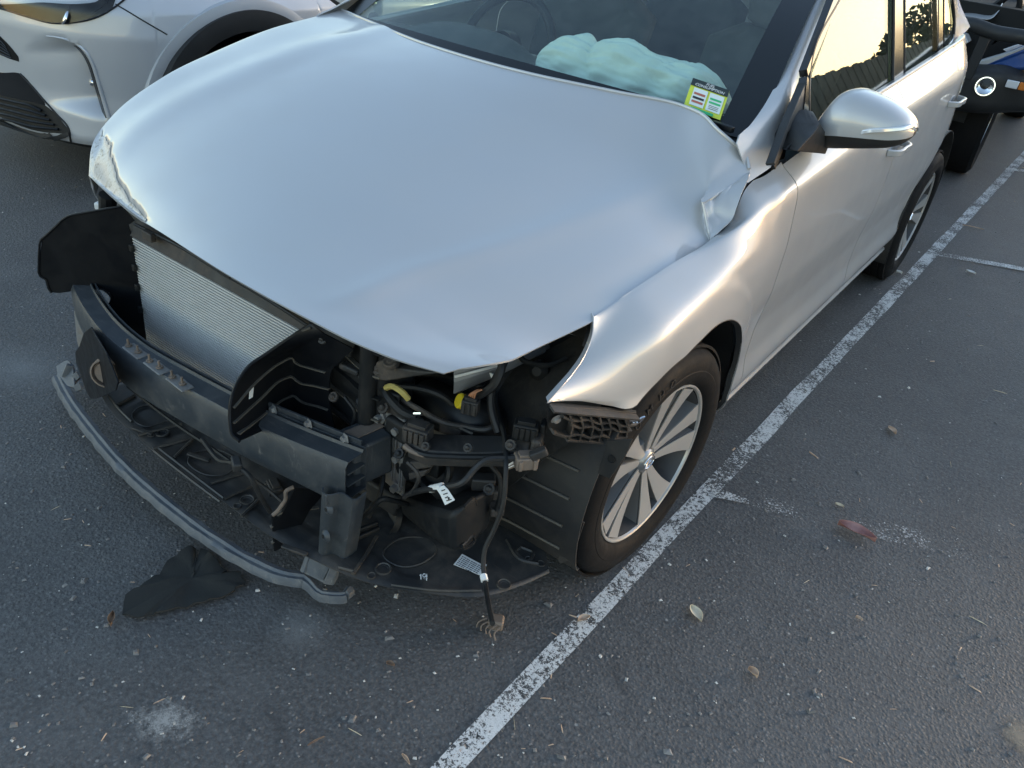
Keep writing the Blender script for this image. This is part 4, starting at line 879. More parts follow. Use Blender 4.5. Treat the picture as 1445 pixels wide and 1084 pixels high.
# radiator side housing and headlamp carrier, left
def hull_box(name, top, bot, mat, parent=None, bevel=.004):
    """solid between two corresponding polygons"""
    n = len(top); m = MB(); m.add(list(top)+list(bot), [tuple(range(n)), tuple(range(2*n-1, n-1, -1))]+[((i+1) % n, i, i+n, (i+1) % n+n) for i in range(n)]); return m.build(name, M[mat], car if parent is None else parent, bevel=bevel, smooth=True)
hull_box('radiator_shroud', [(.255, -.50, .66), (.445, -.515, .665), (.46, -.42, .68), (.255, -.40, .68)], [(.255, -.505, .40), (.435, -.515, .39), (.45, -.42, .39), (.255, -.40, .40)], 'black', bevel=.018)
m = MB(); m.tube([(.405, -.520, .66), (.402, -.522, .42)], .020, 12); m.build('shroud_pillar', M['black'], car)
# stepped lamp bracket plates between shroud and rail
plate('lamp_carrier', [(505, 487), (520, 490), (524, 512), (545, 500), (552, 510), (626, 527), (600, 524), (560, 536), (527, 538)], (0, .03, 0), 'dusty', y=-.50, bevel=.003)
plate('lamp_carrier_shelf', [(488, 533), (518, 524), (523, 529), (522, 537), (513, 543), (495, 540)], (0, .035, -.004), 'dusty', y=-.505, bevel=.002)
plate('lamp_carrier_shelf', [(487, 563), (513, 551), (523, 556), (523, 562), (548, 565), (580, 588), (568, 592), (520, 573)], (0, .035, -.004), 'dusty', y=-.50, bevel=.002)
plate('lamp_carrier_post', [(520, 515), (526, 508), (528, 538), (545, 560), (572, 590), (572, 604), (545, 586), (521, 572)], (0, .03, 0), 'black', y=-.485, bevel=.003)
plate('lamp_carrier_top', [(530, 512), (545, 508), (549, 519), (590, 524), (622, 527), (590, 531), (545, 538), (527, 536)], (0, .05, .01), 'dusty', y=-.525, bevel=.003)
m = MB(); m.lathe([(0, .004), (.006, .004), (.008, .0), (.014, .002), (.016, 0), (.017, -.01)], at(551, 509, y=-.53), (0, -.5, .86), 18); m.build('carrier_bush', M['dusty'], car)
boxpart('carrier_block', at(566, 606, y=-.50), (.07, .03, .05), 'black', bevel=.008)
# headlamp lower arm, with its light rolled edge
ar = [at(577, 628, y=-.555), at(600, 638, y=-.555), at(640, 641, y=-.525), at(700, 641, y=-.48), at(745, 637, y=-.45)]
ab = [at(590, 610, y=-.50), at(610, 614, y=-.49), at(650, 616, y=-.47), at(700, 617, y=-.44), at(752, 615, y=-.41)]
A, B = cr(ar, 40), cr(ab, 40); m = MB(); m.sheet(np.stack([B, B*.5+A*.5+np.array([0, 0, .004]), A*.92+B*.08, A+np.array([0, 0, -.012]), A+np.array([0, .004, -.030])], 1), .004); arm = m.build('lamp_support_arm', M['dusty'], car, bevel=.002)
m = MB(); m.tube(A+np.array([0, -.004, -.004]), .006, 8); m.build('arm_rolled_edge', M['black'], arm)
m = MB(); m.tube(cr([at(572, 627, y=-.562), at(580, 633, y=-.562), at(600, 641, y=-.558), at(625, 643, y=-.540)], 20)+np.array([0, -.002, -.003]), np.linspace(.0065, .002, 20), 8); m.build('arm_worn_edge', M['rusty'], arm)
def connector(name, c, sz, rz, mat='dusty', parent=None, n=3):
    R = np.array(Matrix.Rotation(rz, 3, 'Z')); m = MB(); m.box(c, sz, R); o = m.build(name, M[mat], car if parent is None else parent, bevel=.003)
    for k in range(n):
        m = MB(); d = R@np.array([sz[0]*(-.33+.66*k/max(1, n-1)), -sz[1]*.52, 0]); m.box(np.array(c)+d, (sz[0]*.16, sz[1]*.25, sz[2]*.8), R); m.build('connector_key', M[mat], o, bevel=.001)
    m = MB(); m.box(np.array(c)+np.array([0, 0, sz[2]*.55]), (sz[0]*.7, sz[1]*.6, sz[2]*.3), R); m.build('connector_latch', M[mat], o, bevel=.001); return o
connector('lamp_clip', at(590, 610, y=-.53), (.055, .04, .035), .3, n=4); connector('lamp_clip', at(742, 607, y=-.43), (.05, .03, .035), .5, 'black', n=4)
boxpart('arm_end_bracket', at(757, 633, y=-.42), (.02, .05, .07), 'dusty', rz=.4, bevel=.006); boxpart('arm_end_bracket', at(765, 612, y=-.40), (.012, .03, .06), 'black', rz=.4, bevel=.004)
connector('loose_plug', at(742, 650, y=-.46), (.045, .03, .028), .9, 'rusty', n=2); boxpart('loose_plug_tail', at(760, 640, y=-.45), (.035, .016, .018), 'dusty', rz=.8, ry=-.5, bevel=.003)
for k in range(4): wire('stripped_wire', [at(737, 655+k, y=-.465), at(728, 652+2*k, y=-.47), at(717, 657+k*1.5, y=-.475)], .0022, 'rusty' if k % 2 else 'white_label', n=10)
# resonator box and duct, with maker's tag on the hose
hull_box('resonator_box', [at(561, 702, y=-.48), at(600, 716, y=-.535), at(636, 728, y=-.575), at(668, 700, y=-.53), at(705, 686, y=-.42), at(640, 672, y=-.36)], [at(567, 727, y=-.48), at(602, 757, y=-.535), at(637, 778, y=-.575), at(657, 779, y=-.545), at(690, 745, y=-.44), at(640, 730, y=-.36)], 'black', bevel=.012)
m = MB(); pl = plane3(at(655, 720, y=-.553), at(690, 690, y=-.47), at(655, 770, y=-.548)); m.tube(cr([at(u, v, pl=pl) for u, v in ((652, 770), (655, 774), (670, 762), (668, 756), (652, 770))], 20), .004, 6); m.tube(cr([at(u, v, pl=pl) for u, v in ((655, 715), (668, 703), (672, 712))], 14), .004, 6); m.build('resonator_rib', M['black'], car, kind='stuff')
m = MB(); m.tube(cr([at(575, 640, y=-.44), at(612, 655, y=-.46), at(640, 680, y=-.45), at(650, 705, y=-.42)], 24), np.linspace(.060, .05, 24), 16); m.build('intake_duct', M['black'], car)
m = MB(); m.lathe([(0, -.03), (.034, -.03), (.037, .0), (.043, .004), (.047, -.002)], at(610, 664, y=-.515), (-.1, -.9, .4), 28); m.build('duct_mouth', M['black'], car)
hose = [at(575, 698, y=-.52), at(600, 691, y=-.56), at(630, 687, y=-.57), at(655, 679, y=-.56), at(668, 664, y=-.54), at(684, 650, y=-.52), at(720, 647, y=-.48), at(745, 645, y=-.46)]
wire('lamp_hose', hose, .0065, 'liner', n=60)
hz = at(620, 690, y=-.578); tg = plane3(at(610, 690, y=-.578), at(632, 686, y=-.578), at(632, 710, y=-.592))
m = MB(); m.prism([at(u, v, pl=tg) for u, v in ((615, 689), (626, 685), (632, 691), (641.5, 706), (628, 713), (621, 698))], np.array([0, .001, 0])); wt = m.build('wiring_tag', M['white_label'], car, smooth=False)
m = MB(); m.tube([at(608, 690, y=-.562), at(624, 686.5, y=-.572)], .0078, 10); m.build('tag_sleeve', M['white_label'], wt)
for u, v, w in ((623, 692, 5), (625.5, 697, 6), (628, 702, 4), (630, 706, 7)):
    m = MB(); m.prism([at(u+a, v+b, pl=tg)+np.array([0, -.0012, 0]) for a, b in ((0, 0), (w, -2), (w+.7, -.8), (.7, 1.2))], (0, .0006, 0)); m.build('tag_print', M['ink'], wt, smooth=False)
m = MB(); m.prism([at(u, v, pl=tg)+np.array([0, -.0012, 0]) for u, v in ((632, 702), (634.5, 701), (635, 704), (632.8, 705))], (0, .0006, 0)); m.build('tag_print', M['ink'], wt, smooth=False)
boxpart('resonator_bracket', at(682, 680, y=-.46), (.05, .03, .03), 'dusty', rz=.7, bevel=.004); boxpart('resonator_bracket', at(697, 702, y=-.43), (.05, .025, .05), 'dusty', rz=.7, bevel=.004); boxpart('resonator_bracket', at(700, 718, y=-.45), (.03, .03, .02), 'dusty', rz=.9, bevel=.003)
# strut hanging below the beam's end
st = [at(455, 687, y=-.672), at(480, 696, y=-.668), at(500, 706, y=-.66)]
sb = [at(450, 772, y=-.66), at(466, 790, y=-.655), at(486, 795, y=-.645)]
def strut(top, bot):
    rows = []
    for k in range(14):
        a = k/13; P = [top[0]*(1-a)+bot[0]*a, top[0]*(1-a)+bot[0]*a+np.array([.012, -.012, 0]), top[1]*(1-a)+bot[1]*a+np.array([-.006, -.014, 0]), top[1]*(1-a)+bot[1]*a, top[2]*(1-a)+bot[2]*a, top[2]*(1-a)+bot[2]*a+np.array([.0, .035, 0])]; rows.append(cr(P, 18))
    m = MB(); m.sheet(np.array(rows), .003); return m
sto = strut(st, sb).build('support_strut', M['beam'], car)
for u, v in ((461, 719), (457, 757)):
    c = at(u, v, y=-.683); m = MB(); m.lathe([(.0, .002), (.008, .002), (.013, -.002), (.016, -.006)], c, (-.2, -1, .1), 16); m.build('strut_boss', M['beam'], sto); m = MB(); m.lathe([(0, .003), (.0045, .003), (.0045, -.004)], c, (-.2, -1, .1), 10); m.build('strut_hole', M['cavity_shade'], sto)
m = MB(); m.bar(at(461, 698, y=-.686), at(461, 713, y=-.686), .006, .006); m.build('strut_slot', M['beam'], sto, bevel=.002)
# right side: chassis end, dark brackets and towing lamp ring surround
boxpart('lower_crossmember', (0, -.46, .235), (.95, .07, .06), 'dusty', bevel=.008)
# lower air guide by the strut (ribbed, standing on the undertray)
lp = plane3(at(382, 728, y=-.70), at(384, 777, y=-.70), at(437, 698, y=-.62))
m = MB(); m.prism([at(u, v, pl=lp) for u, v in ((382, 726), (393, 729), (404, 708), (414, 688), (440, 690), (452, 700), (435, 720), (418, 750), (415, 762), (386, 778))], (.004, .002, 0)); lo = m.build('lower_air_guide', M['black_clean'], car, bevel=.001, smooth=False)
for pf in ([(384, 744), (412, 728), (424, 712)], [(386, 766), (418, 744), (433, 720), (452, 716)], [(393, 727), (420, 710), (437, 698)]):
    m = MB(); m.ribbon(cr([at(u, v, pl=lp)+np.array([-.003, -.003, 0]) for u, v in pf], 20), .008, .003, (0, 0, 1)); m.build('guide_rib', M['edge'], lo)
m = MB(); m.tube(cr([at(u, v, pl=lp)+np.array([-.001, -.002, 0]) for u, v in ((416, 687), (406, 692), (404, 706), (399, 713), (392, 722), (386, 727))], 24), .0045, 7); m.build('guide_lip', M['rusty'], lo)
wire('bonnet_cable', [at(285, 620, y=-.72), at(310, 650, y=-.735), at(330, 655, y=-.74), at(352, 672, y=-.742), at(366, 698, y=-.735), at(381, 722, y=-.715)], .0055, 'black')
wire('sensor_lead', [at(180, 545, y=-.70), at(230, 585, z=.30), at(262, 608, z=.30), at(300, 633, z=.30), at(334, 657, z=.29)], .004, 'black'); wire('sensor_lead', [at(345, 668, z=.28), at(376, 689, z=.24), at(398, 708, z=.22)], .004, 'dusty')
boxpart('sensor_plug', at(334, 655, y=-.742), (.035, .02, .022), 'dusty', rz=-.5, bevel=.004)
connector('horn_bracket', at(388, 690, y=-.60), (.05, .03, .03), -.4, n=4)
# undertray: one moulded sheet with raised frames, dimples, screw eyes and scrubbed front rim
fe = [(-.45, -.670), (-.35, -.695), (-.22, -.708), (-.09, -.714), (.13, -.708), (.30, -.706), (.42, -.69), (.547, -.658), (.65, -.60), (.755, -.519), (.80, -.43), (.822, -.36)]
fe = cr([(x, y, .178) for x, y in fe], 90)
m = MB(); rows = []
pads = [((-.24, -.625), .095, .045), ((-.02, -.635), .09, .048), ((.19, -.64), .06, .04), ((.53, -.54), .10, .058), ((.33, -.60), .055, .04)]
ridges = [(-.335, -.1), (-.135, -.25), (.075, -.25), (.255, -.15), (.405, .2)]
for q in fe:
    back = np.array([q[0]*.93, -.30, .185]); r = []
    for k in range(46):
        a = k/45; p = q*(1-a)+back*a
        h = -.006*math.exp(-(a/.008)**2)+.004*hermite(.03, .04, a)*(1-hermite(.06, .07, a))
        for (px_, py_), rx, ry in pads:
            d = max(abs(p[0]-px_)/rx, abs(p[1]-py_)/ry)**1; d = (((p[0]-px_)/rx)**4+((p[1]-py_)/ry)**4)**.25; h += -.011*(1-hermite(.86, 1.05, d))
        for rx_, sl in ridges:
            d = (p[0]-rx_-sl*(p[1]+.6)); h += .010*math.exp(-(d/.006)**4)*hermite(.09, .12, a)
        r.append(p+np.array([0, 0, h*.45]))
    rows.append(r)
G = np.array(rows); m.sheet(G, -.004); tray = m.build('undertray', M['tray'], car, ang=60)
for u, v, r in ((214, 614, .010), (229, 611, .018), (335, 715, .010), (349, 706, .018), (524, 813, .010), (541, 803, .019), (711, 825, .017), (763, 796, .010), (704, 756, .008), (600, 815, .006), (745, 790, .008)):
    c = at(u, v, z=.183); m = MB(); m.lathe([(0, -.003), (r*.45, -.003), (r*.5, .001), (r*.72, .0015), (r*.8, .004), (r*.95, .004), (r, 0)], c, (0, 0, 1), 20); m.build('tray_screw', M['tray'] if r > .009 else M['steel'], tray)
for u, v in ((265, 640), (186, 603), (398, 770)): 
    m = MB(); c = at(u, v, z=.186); m.bar(c, c+np.array([.06, .02, 0]), .012, .006); m.build('tray_clip', M['dusty'], tray, bevel=.002)
def tray_line(px, r=.0034, closed=False, z=.184, mat='edge'):
    P = cr([at(u, v, z=z) for u, v in px], 40, closed); P = np.vstack([P, P[:1]]) if closed else P
    m = MB(); m.tube(P, r, 6, cap=not closed); m.build('tray_rib', M[mat], tray)
for px in ([(195, 614), (256, 598)], [(216, 633), (275, 617)], [(246, 646), (275, 617)], [(297, 682), (348, 666)], [(317, 703), (357, 685)], [(341, 729), (365, 705)], [(166, 571), (190, 558)], [(498, 810), (515, 785), (532, 757)], [(478, 800), (500, 806)], [(715, 762), (735, 790), (760, 796)], [(735, 772), (752, 780), (745, 792), (728, 778), (735, 772)]): tray_line(px, .0045, z=.187, mat='tray')
for px in ([(153, 557), (168, 577), (186, 595)], [(222, 631), (270, 668), (316, 703)], [(217, 636), (268, 676), (311, 708)], [(552, 825), (620, 833), (680, 833)]): tray_line(px, .0036, z=.186, mat='tray')
for px in ([(188, 582), (193, 597), (205, 602), (240, 593), (262, 588), (235, 577), (200, 573)], [(265, 651), (274, 662), (296, 671), (320, 669), (334, 655), (300, 634), (272, 640)], [(541, 784), (548, 792), (570, 800), (590, 797), (616, 773), (600, 760), (560, 762)]): tray_line(px, .0022, True, z=.1835, mat='tray')
tl = plane3((.6, -.45, .185), (.7, -.45, .185), (.65, -.5, .180))
m = MB(); m.prism([at(u, v, pl=((.65, -.45, .188), (0, 0, 1))) for u, v in ((652, 782), (684, 799), (682, 814), (640, 797))], (0, 0, .0008)); lb = m.build('paper_label', M['white_label'], tray, smooth=False)
m = MB(); m.prism([at(u, v, pl=((.65, -.45, .192), (0, 0, 1))) for u, v in ((680, 796), (687, 797), (684, 803), (680, 806))], (0, 0, .0008)); m.build('label_corner', M['white_label'], lb, smooth=False)
X = at(684, 799, z=.19)-at(652, 782, z=.19); Y = at(652, 782, z=.19)-at(640, 797, z=.19)
for k in range(6): 
    o_ = at(640, 797, z=.1892)+Y*(.12+.14*k)+X*.06
    t = MB()
    for j in range(9):
        t.prism([o_+X*(.1*j)+Y*b+X*a for a, b in ((0, 0), (.06+.025*((j*7+k*3) % 3)*.5, 0), (.06+.025*((j*7+k*3) % 3)*.5, .05), (0, .05))], (0, 0, .0003))
    t.build('label_print', M['ink'], lb, smooth=False, kind='stuff')
o_ = at(590, 822, z=.1845); xd = at(604, 822, z=.1845)-o_; yd = at(594, 805, z=.1845)-at(590, 822, z=.1845)
m = MB(); m.tube([at(u, v, z=.186) for u, v in ((592.5, 812), (594, 810.5), (594, 817.5))], .0012, 5); m.tube(cr([at(u, v, z=.186) for u, v in ((601, 811), (598, 810), (596.5, 813), (599, 814.5), (601.5, 812), (602, 810.5), (602, 819))], 24), .0012, 5); m.build('chalk_number', M['white_mark'], tray)
wire('hanging_lead', [at(694, 498, y=-.33), at(697, 545, y=-.36), at(703, 585, y=-.40), at(711, 612, y=-.44), at(714, 660, y=-.50), at(709, 715, y=-.53), at(696, 750, y=-.55), at(684, 776, y=-.57), at(682, 800, y=-.585), at(684, 818, y=-.60), at(689, 850, y=-.66), at(695, 880, y=-.72)], .005, 'black', n=80)
m = MB(); m.tube([at(682, 812, y=-.596), at(684, 820, y=-.604)], .0075, 8); m.build('lead_tape', M['white_label'], car)
pc = at(700, 878, z=.02); m = MB(); R = np.array(Matrix.Rotation(.5, 3, 'Z')); m.box(pc, (.036, .03, .028), R); pl_ = m.build('hanging_plug', M['rusty'], car, bevel=.005)
for k in range(5): m = MB(); m.tube(cr([pc+np.array([.01*k-.02, -.012, .008]), pc+np.array([.012*k-.03, -.03-.004*(k % 2), 0]), pc+np.array([.014*k-.03, -.034, -.012])], 10), .002, 5); m.build('plug_wire', M['rusty'], pl_)
# wheel-arch liner and splash panel in front of the left wheel
rows = []
for a in np.linspace(-28, 95, 40):
    r = math.radians(a); rr = .352+.010*math.sin(math.radians(a)*1)*0
    row = []
    for x in np.linspace(.50, .872, 26):
        e = hermite(.80, .872, x); row.append((x, -(rr+.03*(1-hermite(.5, .7, x)))*math.cos(r)-.0, .325+(rr+.03*(1-hermite(.5, .7, x)))*math.sin(r)))
    rows.append(row)
G = np.array(rows); G[..., 2] = np.maximum(G[..., 2], .185)
m = MB(); m.sheet(G, -.003); ll = m.build('front_arch_liner', M['liner'], car, ang=60)
for a in (-14, -2, 10, 21):
    r = math.radians(a); P = [(x, -(.3525+.03*(1-hermite(.5, .7, x))+.002)*math.cos(r+.10*(x-.7)), .325+(.3525+.03*(1-hermite(.5, .7, x))+.002)*math.sin(r+.22*(x-.75))) for x in np.linspace(.62, .83, 16)]
    m = MB(); m.tube(P, .0034, 6); m.build('liner_rib', M['edge'], ll)
ear = plane3(at(860, 640, x=.872), at(830, 700, x=.872), at(815, 760, x=.868))
for px, hole in (([(857, 622), (892, 620), (884, 640), (866, 668), (860, 676), (843, 668), (845, 662)], (863, 648)), ([(813, 731), (824, 738), (815, 765), (800, 792), (791, 796), (786, 790), (800, 768)], (812, 745))):
    m = MB(); m.prism([at(u, v, y=-.335) for u, v in px], (0, .004, 0)); e = m.build('liner_tab', M['liner'], ll, bevel=.001); m = MB(); m.lathe([(0, .001), (.006, .001), (.0075, .003), (.009, 0)], at(*hole, y=-.337), (0, -1, .1), 14); m.build('tab_hole', M['cavity_shade'], e)
for s_, a1 in ((1, 200), (-1, 200)):
    tub(0, .392, s_*.50, s_*.868, 60 if s_ > 0 else -25, a1, 'rear_half_liner')
    m = MB(); m.prism([(s_*.49, -.40*math.cos(a), .335+.40*math.sin(a)) for a in np.linspace(-.3, math.pi+.3, 30)], (s_*.004, 0, 0)); m.build('wheel_arch_inner', M['liner'], car)
# bumper side bracket under the wing's tip: honeycomb plastic
bp = plane3(at(775, 574, x=.815), at(898, 586, x=.882), at(800, 615, x=.815))
m = MB(); m.prism([at(u, v, pl=bp) for u, v in ((775, 572), (898, 583), (893, 596), (880, 612), (872, 622), (846, 619), (800, 616), (790, 610), (774, 606), (771, 592))], (-.006, .010, 0)); bb_ = m.build('bumper_bracket', M['black'], car, bevel=.001)
nb = np.array(bp[1]); nb = nb if nb[1] < 0 else -nb
for k, (a, b) in enumerate((((776, 573), (897, 585)), ((790, 582), (892, 594)), ((800, 592), (886, 602)), ((776, 605), (880, 611)), ((795, 614), (873, 620)))):
    m = MB(); pts = cr([at(a[0]+(b[0]-a[0])*t, a[1]+(b[1]-a[1])*t+(3 if j % 2 else -2)*(.7 if 0 < k < 4 else 0), pl=bp)+nb*.008 for j, t in enumerate(np.linspace(0, 1, 7))], 24); m.ribbon(pts, .004, .016, nb); m.build('bracket_rib', M['dusty'], bb_)
for u0 in (800, 815, 829, 842, 854, 866, 878):
    m = MB(); t = (u0-776)/120; m.ribbon([at(u0-1, 576+10*t, pl=bp)+nb*.008, at(u0+3, 594+4*t, pl=bp)+nb*.008, at(u0-3+2*t, 616+2*t, pl=bp)+nb*.006], .004, .016, nb); m.build('bracket_rib', M['dusty'], bb_)
m = MB(); m.lathe([(0, .006), (.007, .006), (.008, .002), (.012, 0)], at(783, 588, pl=bp)+nb*.006, nb, 12); m.build('bracket_screw', M['steel'], bb_)
m = MB(); m.ribbon(cr([at(u, v, pl=bp)+nb*.012 for u, v in ((884, 586), (898, 586), (904, 582), (897, 590), (886, 592))], 14), .006, .003, nb); m.build('torn_wing_lip', M['chrome'], bb_)
# inner structure seen through the lamp opening
m = MB(); A = cr([at(640, 556, y=-.42), at(665, 545, y=-.40), at(700, 530, y=-.36), at(760, 500, y=-.25), at(805, 480, y=-.10), at(845, 460, y=.0)], 30); B = cr([at(640, 520, y=-.42), at(672, 514, y=-.40), at(700, 508, y=-.36), at(745, 484, y=-.25), at(790, 458, y=-.10), at(830, 435, y=.0)], 30)
m.sheet(np.stack([A+np.array([0, .015, -.005]), A, A*.5+B*.5+np.array([.006, -.006, .003]), B, B+np.array([-.05, .01, .01])], 1), .003); apn = m.build('inner_wing_rail', M['paint_inner'], car)
m = MB(); m.tube(A*.28+B*.72+np.array([.010, -.008, .006]), .003, 6); m.build('sealant_bead', M['white_label'], apn)
m = MB(); m.prism(ats([(795, 470), (826, 455), (832, 458), (829, 482), (812, 475)], y=-.17), (0, .02, 0)); m.build('wing_stay', M['paint_inner'], car, bevel=.004)
m = MB(); m.lathe([(0, .003), (.006, .003), (.007, 0)], at(813, 461, y=-.176), (0, -1, .2), 14); m.build('stay_hole', M['cavity_shade'], car)
m = MB(); m.ribbon(cr([at(826, 452, y=-.24), at(832, 462, y=-.26), at(830, 478, y=-.28), at(826, 490, y=-.29)], 14), .018, .008, (1, 0, 0)); m.build('wing_flange_seal', M['seal'], car)
# dark felt arch cover behind the lamp opening
fm = plastic('arch_felt', (.018, .017, .016), .95, .8, (.055, .048, .04), 40, .5); M['felt'] = fm
m = MB(); m.sheet(lofted([[at(640, 560, y=-.30), at(640, 640, y=-.34), at(650, 720, y=-.34)], [at(700, 530, y=-.28), at(710, 600, y=-.345), at(715, 690, y=-.36)], [at(770, 497, y=-.22), at(775, 560, y=-.335), at(780, 640, y=-.36)], [at(838, 462, y=-.15), at(845, 520, y=-.28), at(850, 600, y=-.32)]], 30, 24), .004); m.build('arch_felt', M['felt'], car, ang=60)
m = MB(); m.lathe([(0, .012), (.010, .012), (.016, .006), (.022, 0), (.022, -.01)], at(760, 523, y=-.30), (.2, -1, .3), 16); m.build('felt_plug', M['black'], car)
# added near-black boxes stand in for engine-bay shade behind everything
m = MB(); m.box((0, -.06, .52), (.96, .03, .62)); m.build('dark_bay_backing', M['cavity_shade'], car)
m = MB(); m.box((0, -.12, .20), (1.3, .36, .012)); m.build('dark_bay_floor', M['cavity_shade'], car)
m = MB(); m.tube(cr([at(602, 565, y=-.38), at(640, 583, y=-.40), at(668, 592, y=-.40), at(690, 600, y=-.36)], 20), .050, 18); m.build('air_duct', M['black'], car)
plate('battery_tray_side', [(562, 528), (628, 530), (680, 545), (650, 575), (625, 590), (600, 580)], (0, .02, 0), 'black', y=-.36, bevel=.006)
wire('lamp_loom', [at(700, 505, y=-.38), at(708, 515, y=-.40), at(700, 540, y=-.42), at(680, 556, y=-.43), at(655, 565, y=-.43)], .009, 'seal'); wire('lamp_loom', [at(716, 488, y=-.35), at(712, 510, y=-.385), at(694, 548, y=-.41), at(693, 575, y=-.42), at(703, 610, y=-.43)], .008, 'seal')
wire('brake_hose', [at(728, 490, y=-.30), at(738, 508, y=-.31), at(755, 514, y=-.31), at(775, 515, y=-.30), at(800, 505, y=-.27)], .006, 'black')
wire('loom', [at(540, 545, y=-.50), at(553, 567, y=-.52), at(570, 583, y=-.52), at(587, 590, y=-.51)], .010, 'black'); wire('loom', [at(562, 560, y=-.49), at(590, 577, y=-.50), at(625, 596, y=-.48), at(655, 602, y=-.45), at(690, 605, y=-.43), at(702, 598, y=-.41)], .006, 'dusty', n=50)
wire('yellow_sleeve', [at(545, 547, y=-.51), at(556, 546, y=-.52), at(568, 554, y=-.52), at(576, 563, y=-.51)], .0065, 'yellow_sleeve')
m = MB(); m.tube([at(585, 584, y=-.52), at(595, 584, y=-.52)], .004, 8); m.build('loom_clamp', M['chrome'], car)
m = MB(); m.lathe([(0, .006), (.014, .006), (.0165, .003), (.0165, -.008)], at(650, 566, y=-.45), (-.5, -.75, .45), 24); m.build('yellow_cap', M['yellow'], car)
connector('lamp_plug', at(664, 573, y=-.45), (.035, .024, .032), .4, n=3)
for k in range(4): wire('plug_lead', [at(660+3*k, 562, y=-.45), at(664+3*k, 556-k, y=-.45), at(674+2*k, 550, y=-.44)], .0018, 'copper', n=10)
plate('white_clip', [(690, 526), (697, 529), (702, 524), (704, 530), (698, 536), (692, 533)], (0, .004, 0), 'white_label', y=-.385, bevel=.001)
# lower left nooks: fan cowl ribs and drain tubes behind the strut
m = MB(); m.lathe([(0, -.02), (.03, -.02), (.045, .0), (.05, .005), (.055, -.01)], at(540, 728, y=-.50), (-.2, -.8, .5), 26); m.build('horn', M['black'], car)
wire('drain_pipe', [at(500, 742, y=-.60), at(524, 718, y=-.59), at(540, 704, y=-.58), at(556, 707, y=-.55), at(575, 712, y=-.50)], .006, 'black')
for a, b in (((496, 752), (533, 738)), ((502, 760), (535, 745))): m = MB(); m.bar(at(*a, y=-.60), at(*b, y=-.54), .010, .012); m.build('tray_stay', M['black'], car, bevel=.003)
# fallen grey bumper strip, still hanging by its clips
sp = [(81, 530, .065), (88, 545, .07), (98, 563, .075), (129, 605, .085), (174, 657, .09), (233, 709, .09), (302, 760, .085), (354, 791, .08), (406, 812, .08), (428, 815, .078), (440, 828, .075), (450, 836, .072), (487, 838, .075), (494, 831, .08)]
P = cr([at(u, v, z=z) for u, v, z in sp[:10]], 104); tl_ = [at(u, v, z=.075) for u, v in ((428, 815), (437, 822), (446, 833), (454, 838), (470, 840), (486, 840), (490, 836), (494, 831))]; P = np.vstack([P, np.array([[np.interp(q, range(8), [w[k] for w in tl_]) for k in range(3)] for q in np.linspace(.4, 7, 16)])]); m = MB(); rows = []
for i, q in enumerate(P):
    T = P[min(i+1, 119)]-P[max(i-1, 0)]; T /= np.linalg.norm(T); S_ = np.cross(T, (0, 0, 1)); S_ /= np.linalg.norm(S_); S_ = S_ if S_[1] < 0 else -S_
    w = .0185*(1+.10*math.sin(i*.9)*math.sin(i*.23))*(1-.45*hermite(98, 110, i)); k = .004*math.sin(i*.55)*(.5+.5*math.sin(i*.17))
    rows.append([q-S_*w*.9+np.array([0, 0, -.012]), q-S_*w*.8+np.array([0, 0, .004]), q-S_*w*.2+np.array([0, 0, .007+k*.4]), q+S_*w*.1+np.array([0, 0, .002+k*.3]), q+S_*w*.55+np.array([0, 0, .003]), q+S_*w*.9+np.array([0, 0, -.006+k]), q+S_*w*.95+np.array([0, 0, -.018])])
m.sheet(np.array(rows), -.003); lip = m.build('lower_bumper_strip', M['grey_strip'], car, ang=40)
bpz = [at(u, v, z=.12) for u, v in ((430, 800), (443, 776), (462, 782), (474, 796), (474, 812), (462, 828), (448, 826))]
m = MB(); m.tube(cr([at(428, 806, z=.10), at(442, 778, z=.15), at(455, 777, z=.165), at(470, 791, z=.16), at(474, 806, z=.13), at(468, 822, z=.09)], 30), .008, 8); m.build('strip_clip_frame', M['grey_strip'], lip)
m = MB(); m.sheet(np.stack([cr([at(440, 783, z=.145), at(455, 782, z=.16), at(470, 797, z=.15)], 10), cr([at(431, 808, z=.095), at(446, 815, z=.095), at(463, 824, z=.09)], 10)], 1), .004); m.build('strip_clip', M['grey_strip'], lip)
for a, b in (((437, 797), (450, 778)), ((452, 815), (462, 795)), ((462, 824), (472, 800))): m = MB(); m.bar(at(*a, z=.105), at(*b, z=.158), .005, .018); m.build('clip_web', M['grey_strip'], lip, bevel=.001)
m = MB(); m.sheet(np.stack([cr([at(82, 518, z=.075), at(96, 510, z=.10), at(106, 520, z=.11)], 10), cr([at(84, 536, z=.065), at(96, 545, z=.07), at(108, 548, z=.08)], 10)], 1), .006); m.build('strip_clip', M['grey_strip'], lip)
for a, b in (((92, 532), (99, 515)), ((104, 536), (112, 528)), ((108, 548), (116, 544))): m = MB(); m.bar(at(*a, z=.08), at(*b, z=.12), .012, .02); m.build('clip_web', M['grey_strip'], lip, bevel=.001)
# remains of the right corner: lamp stump and torn clip under the bonnet corner
m = MB(); m.tube([at(152, 275, y=-.50), at(152, 296, y=-.50)], .022, 10); m.build('lamp_adjuster', M['black'], car); boxpart('torn_clip', at(143, 291, y=-.50), (.03, .02, .02), 'white_label', rz=.4, bevel=.004)

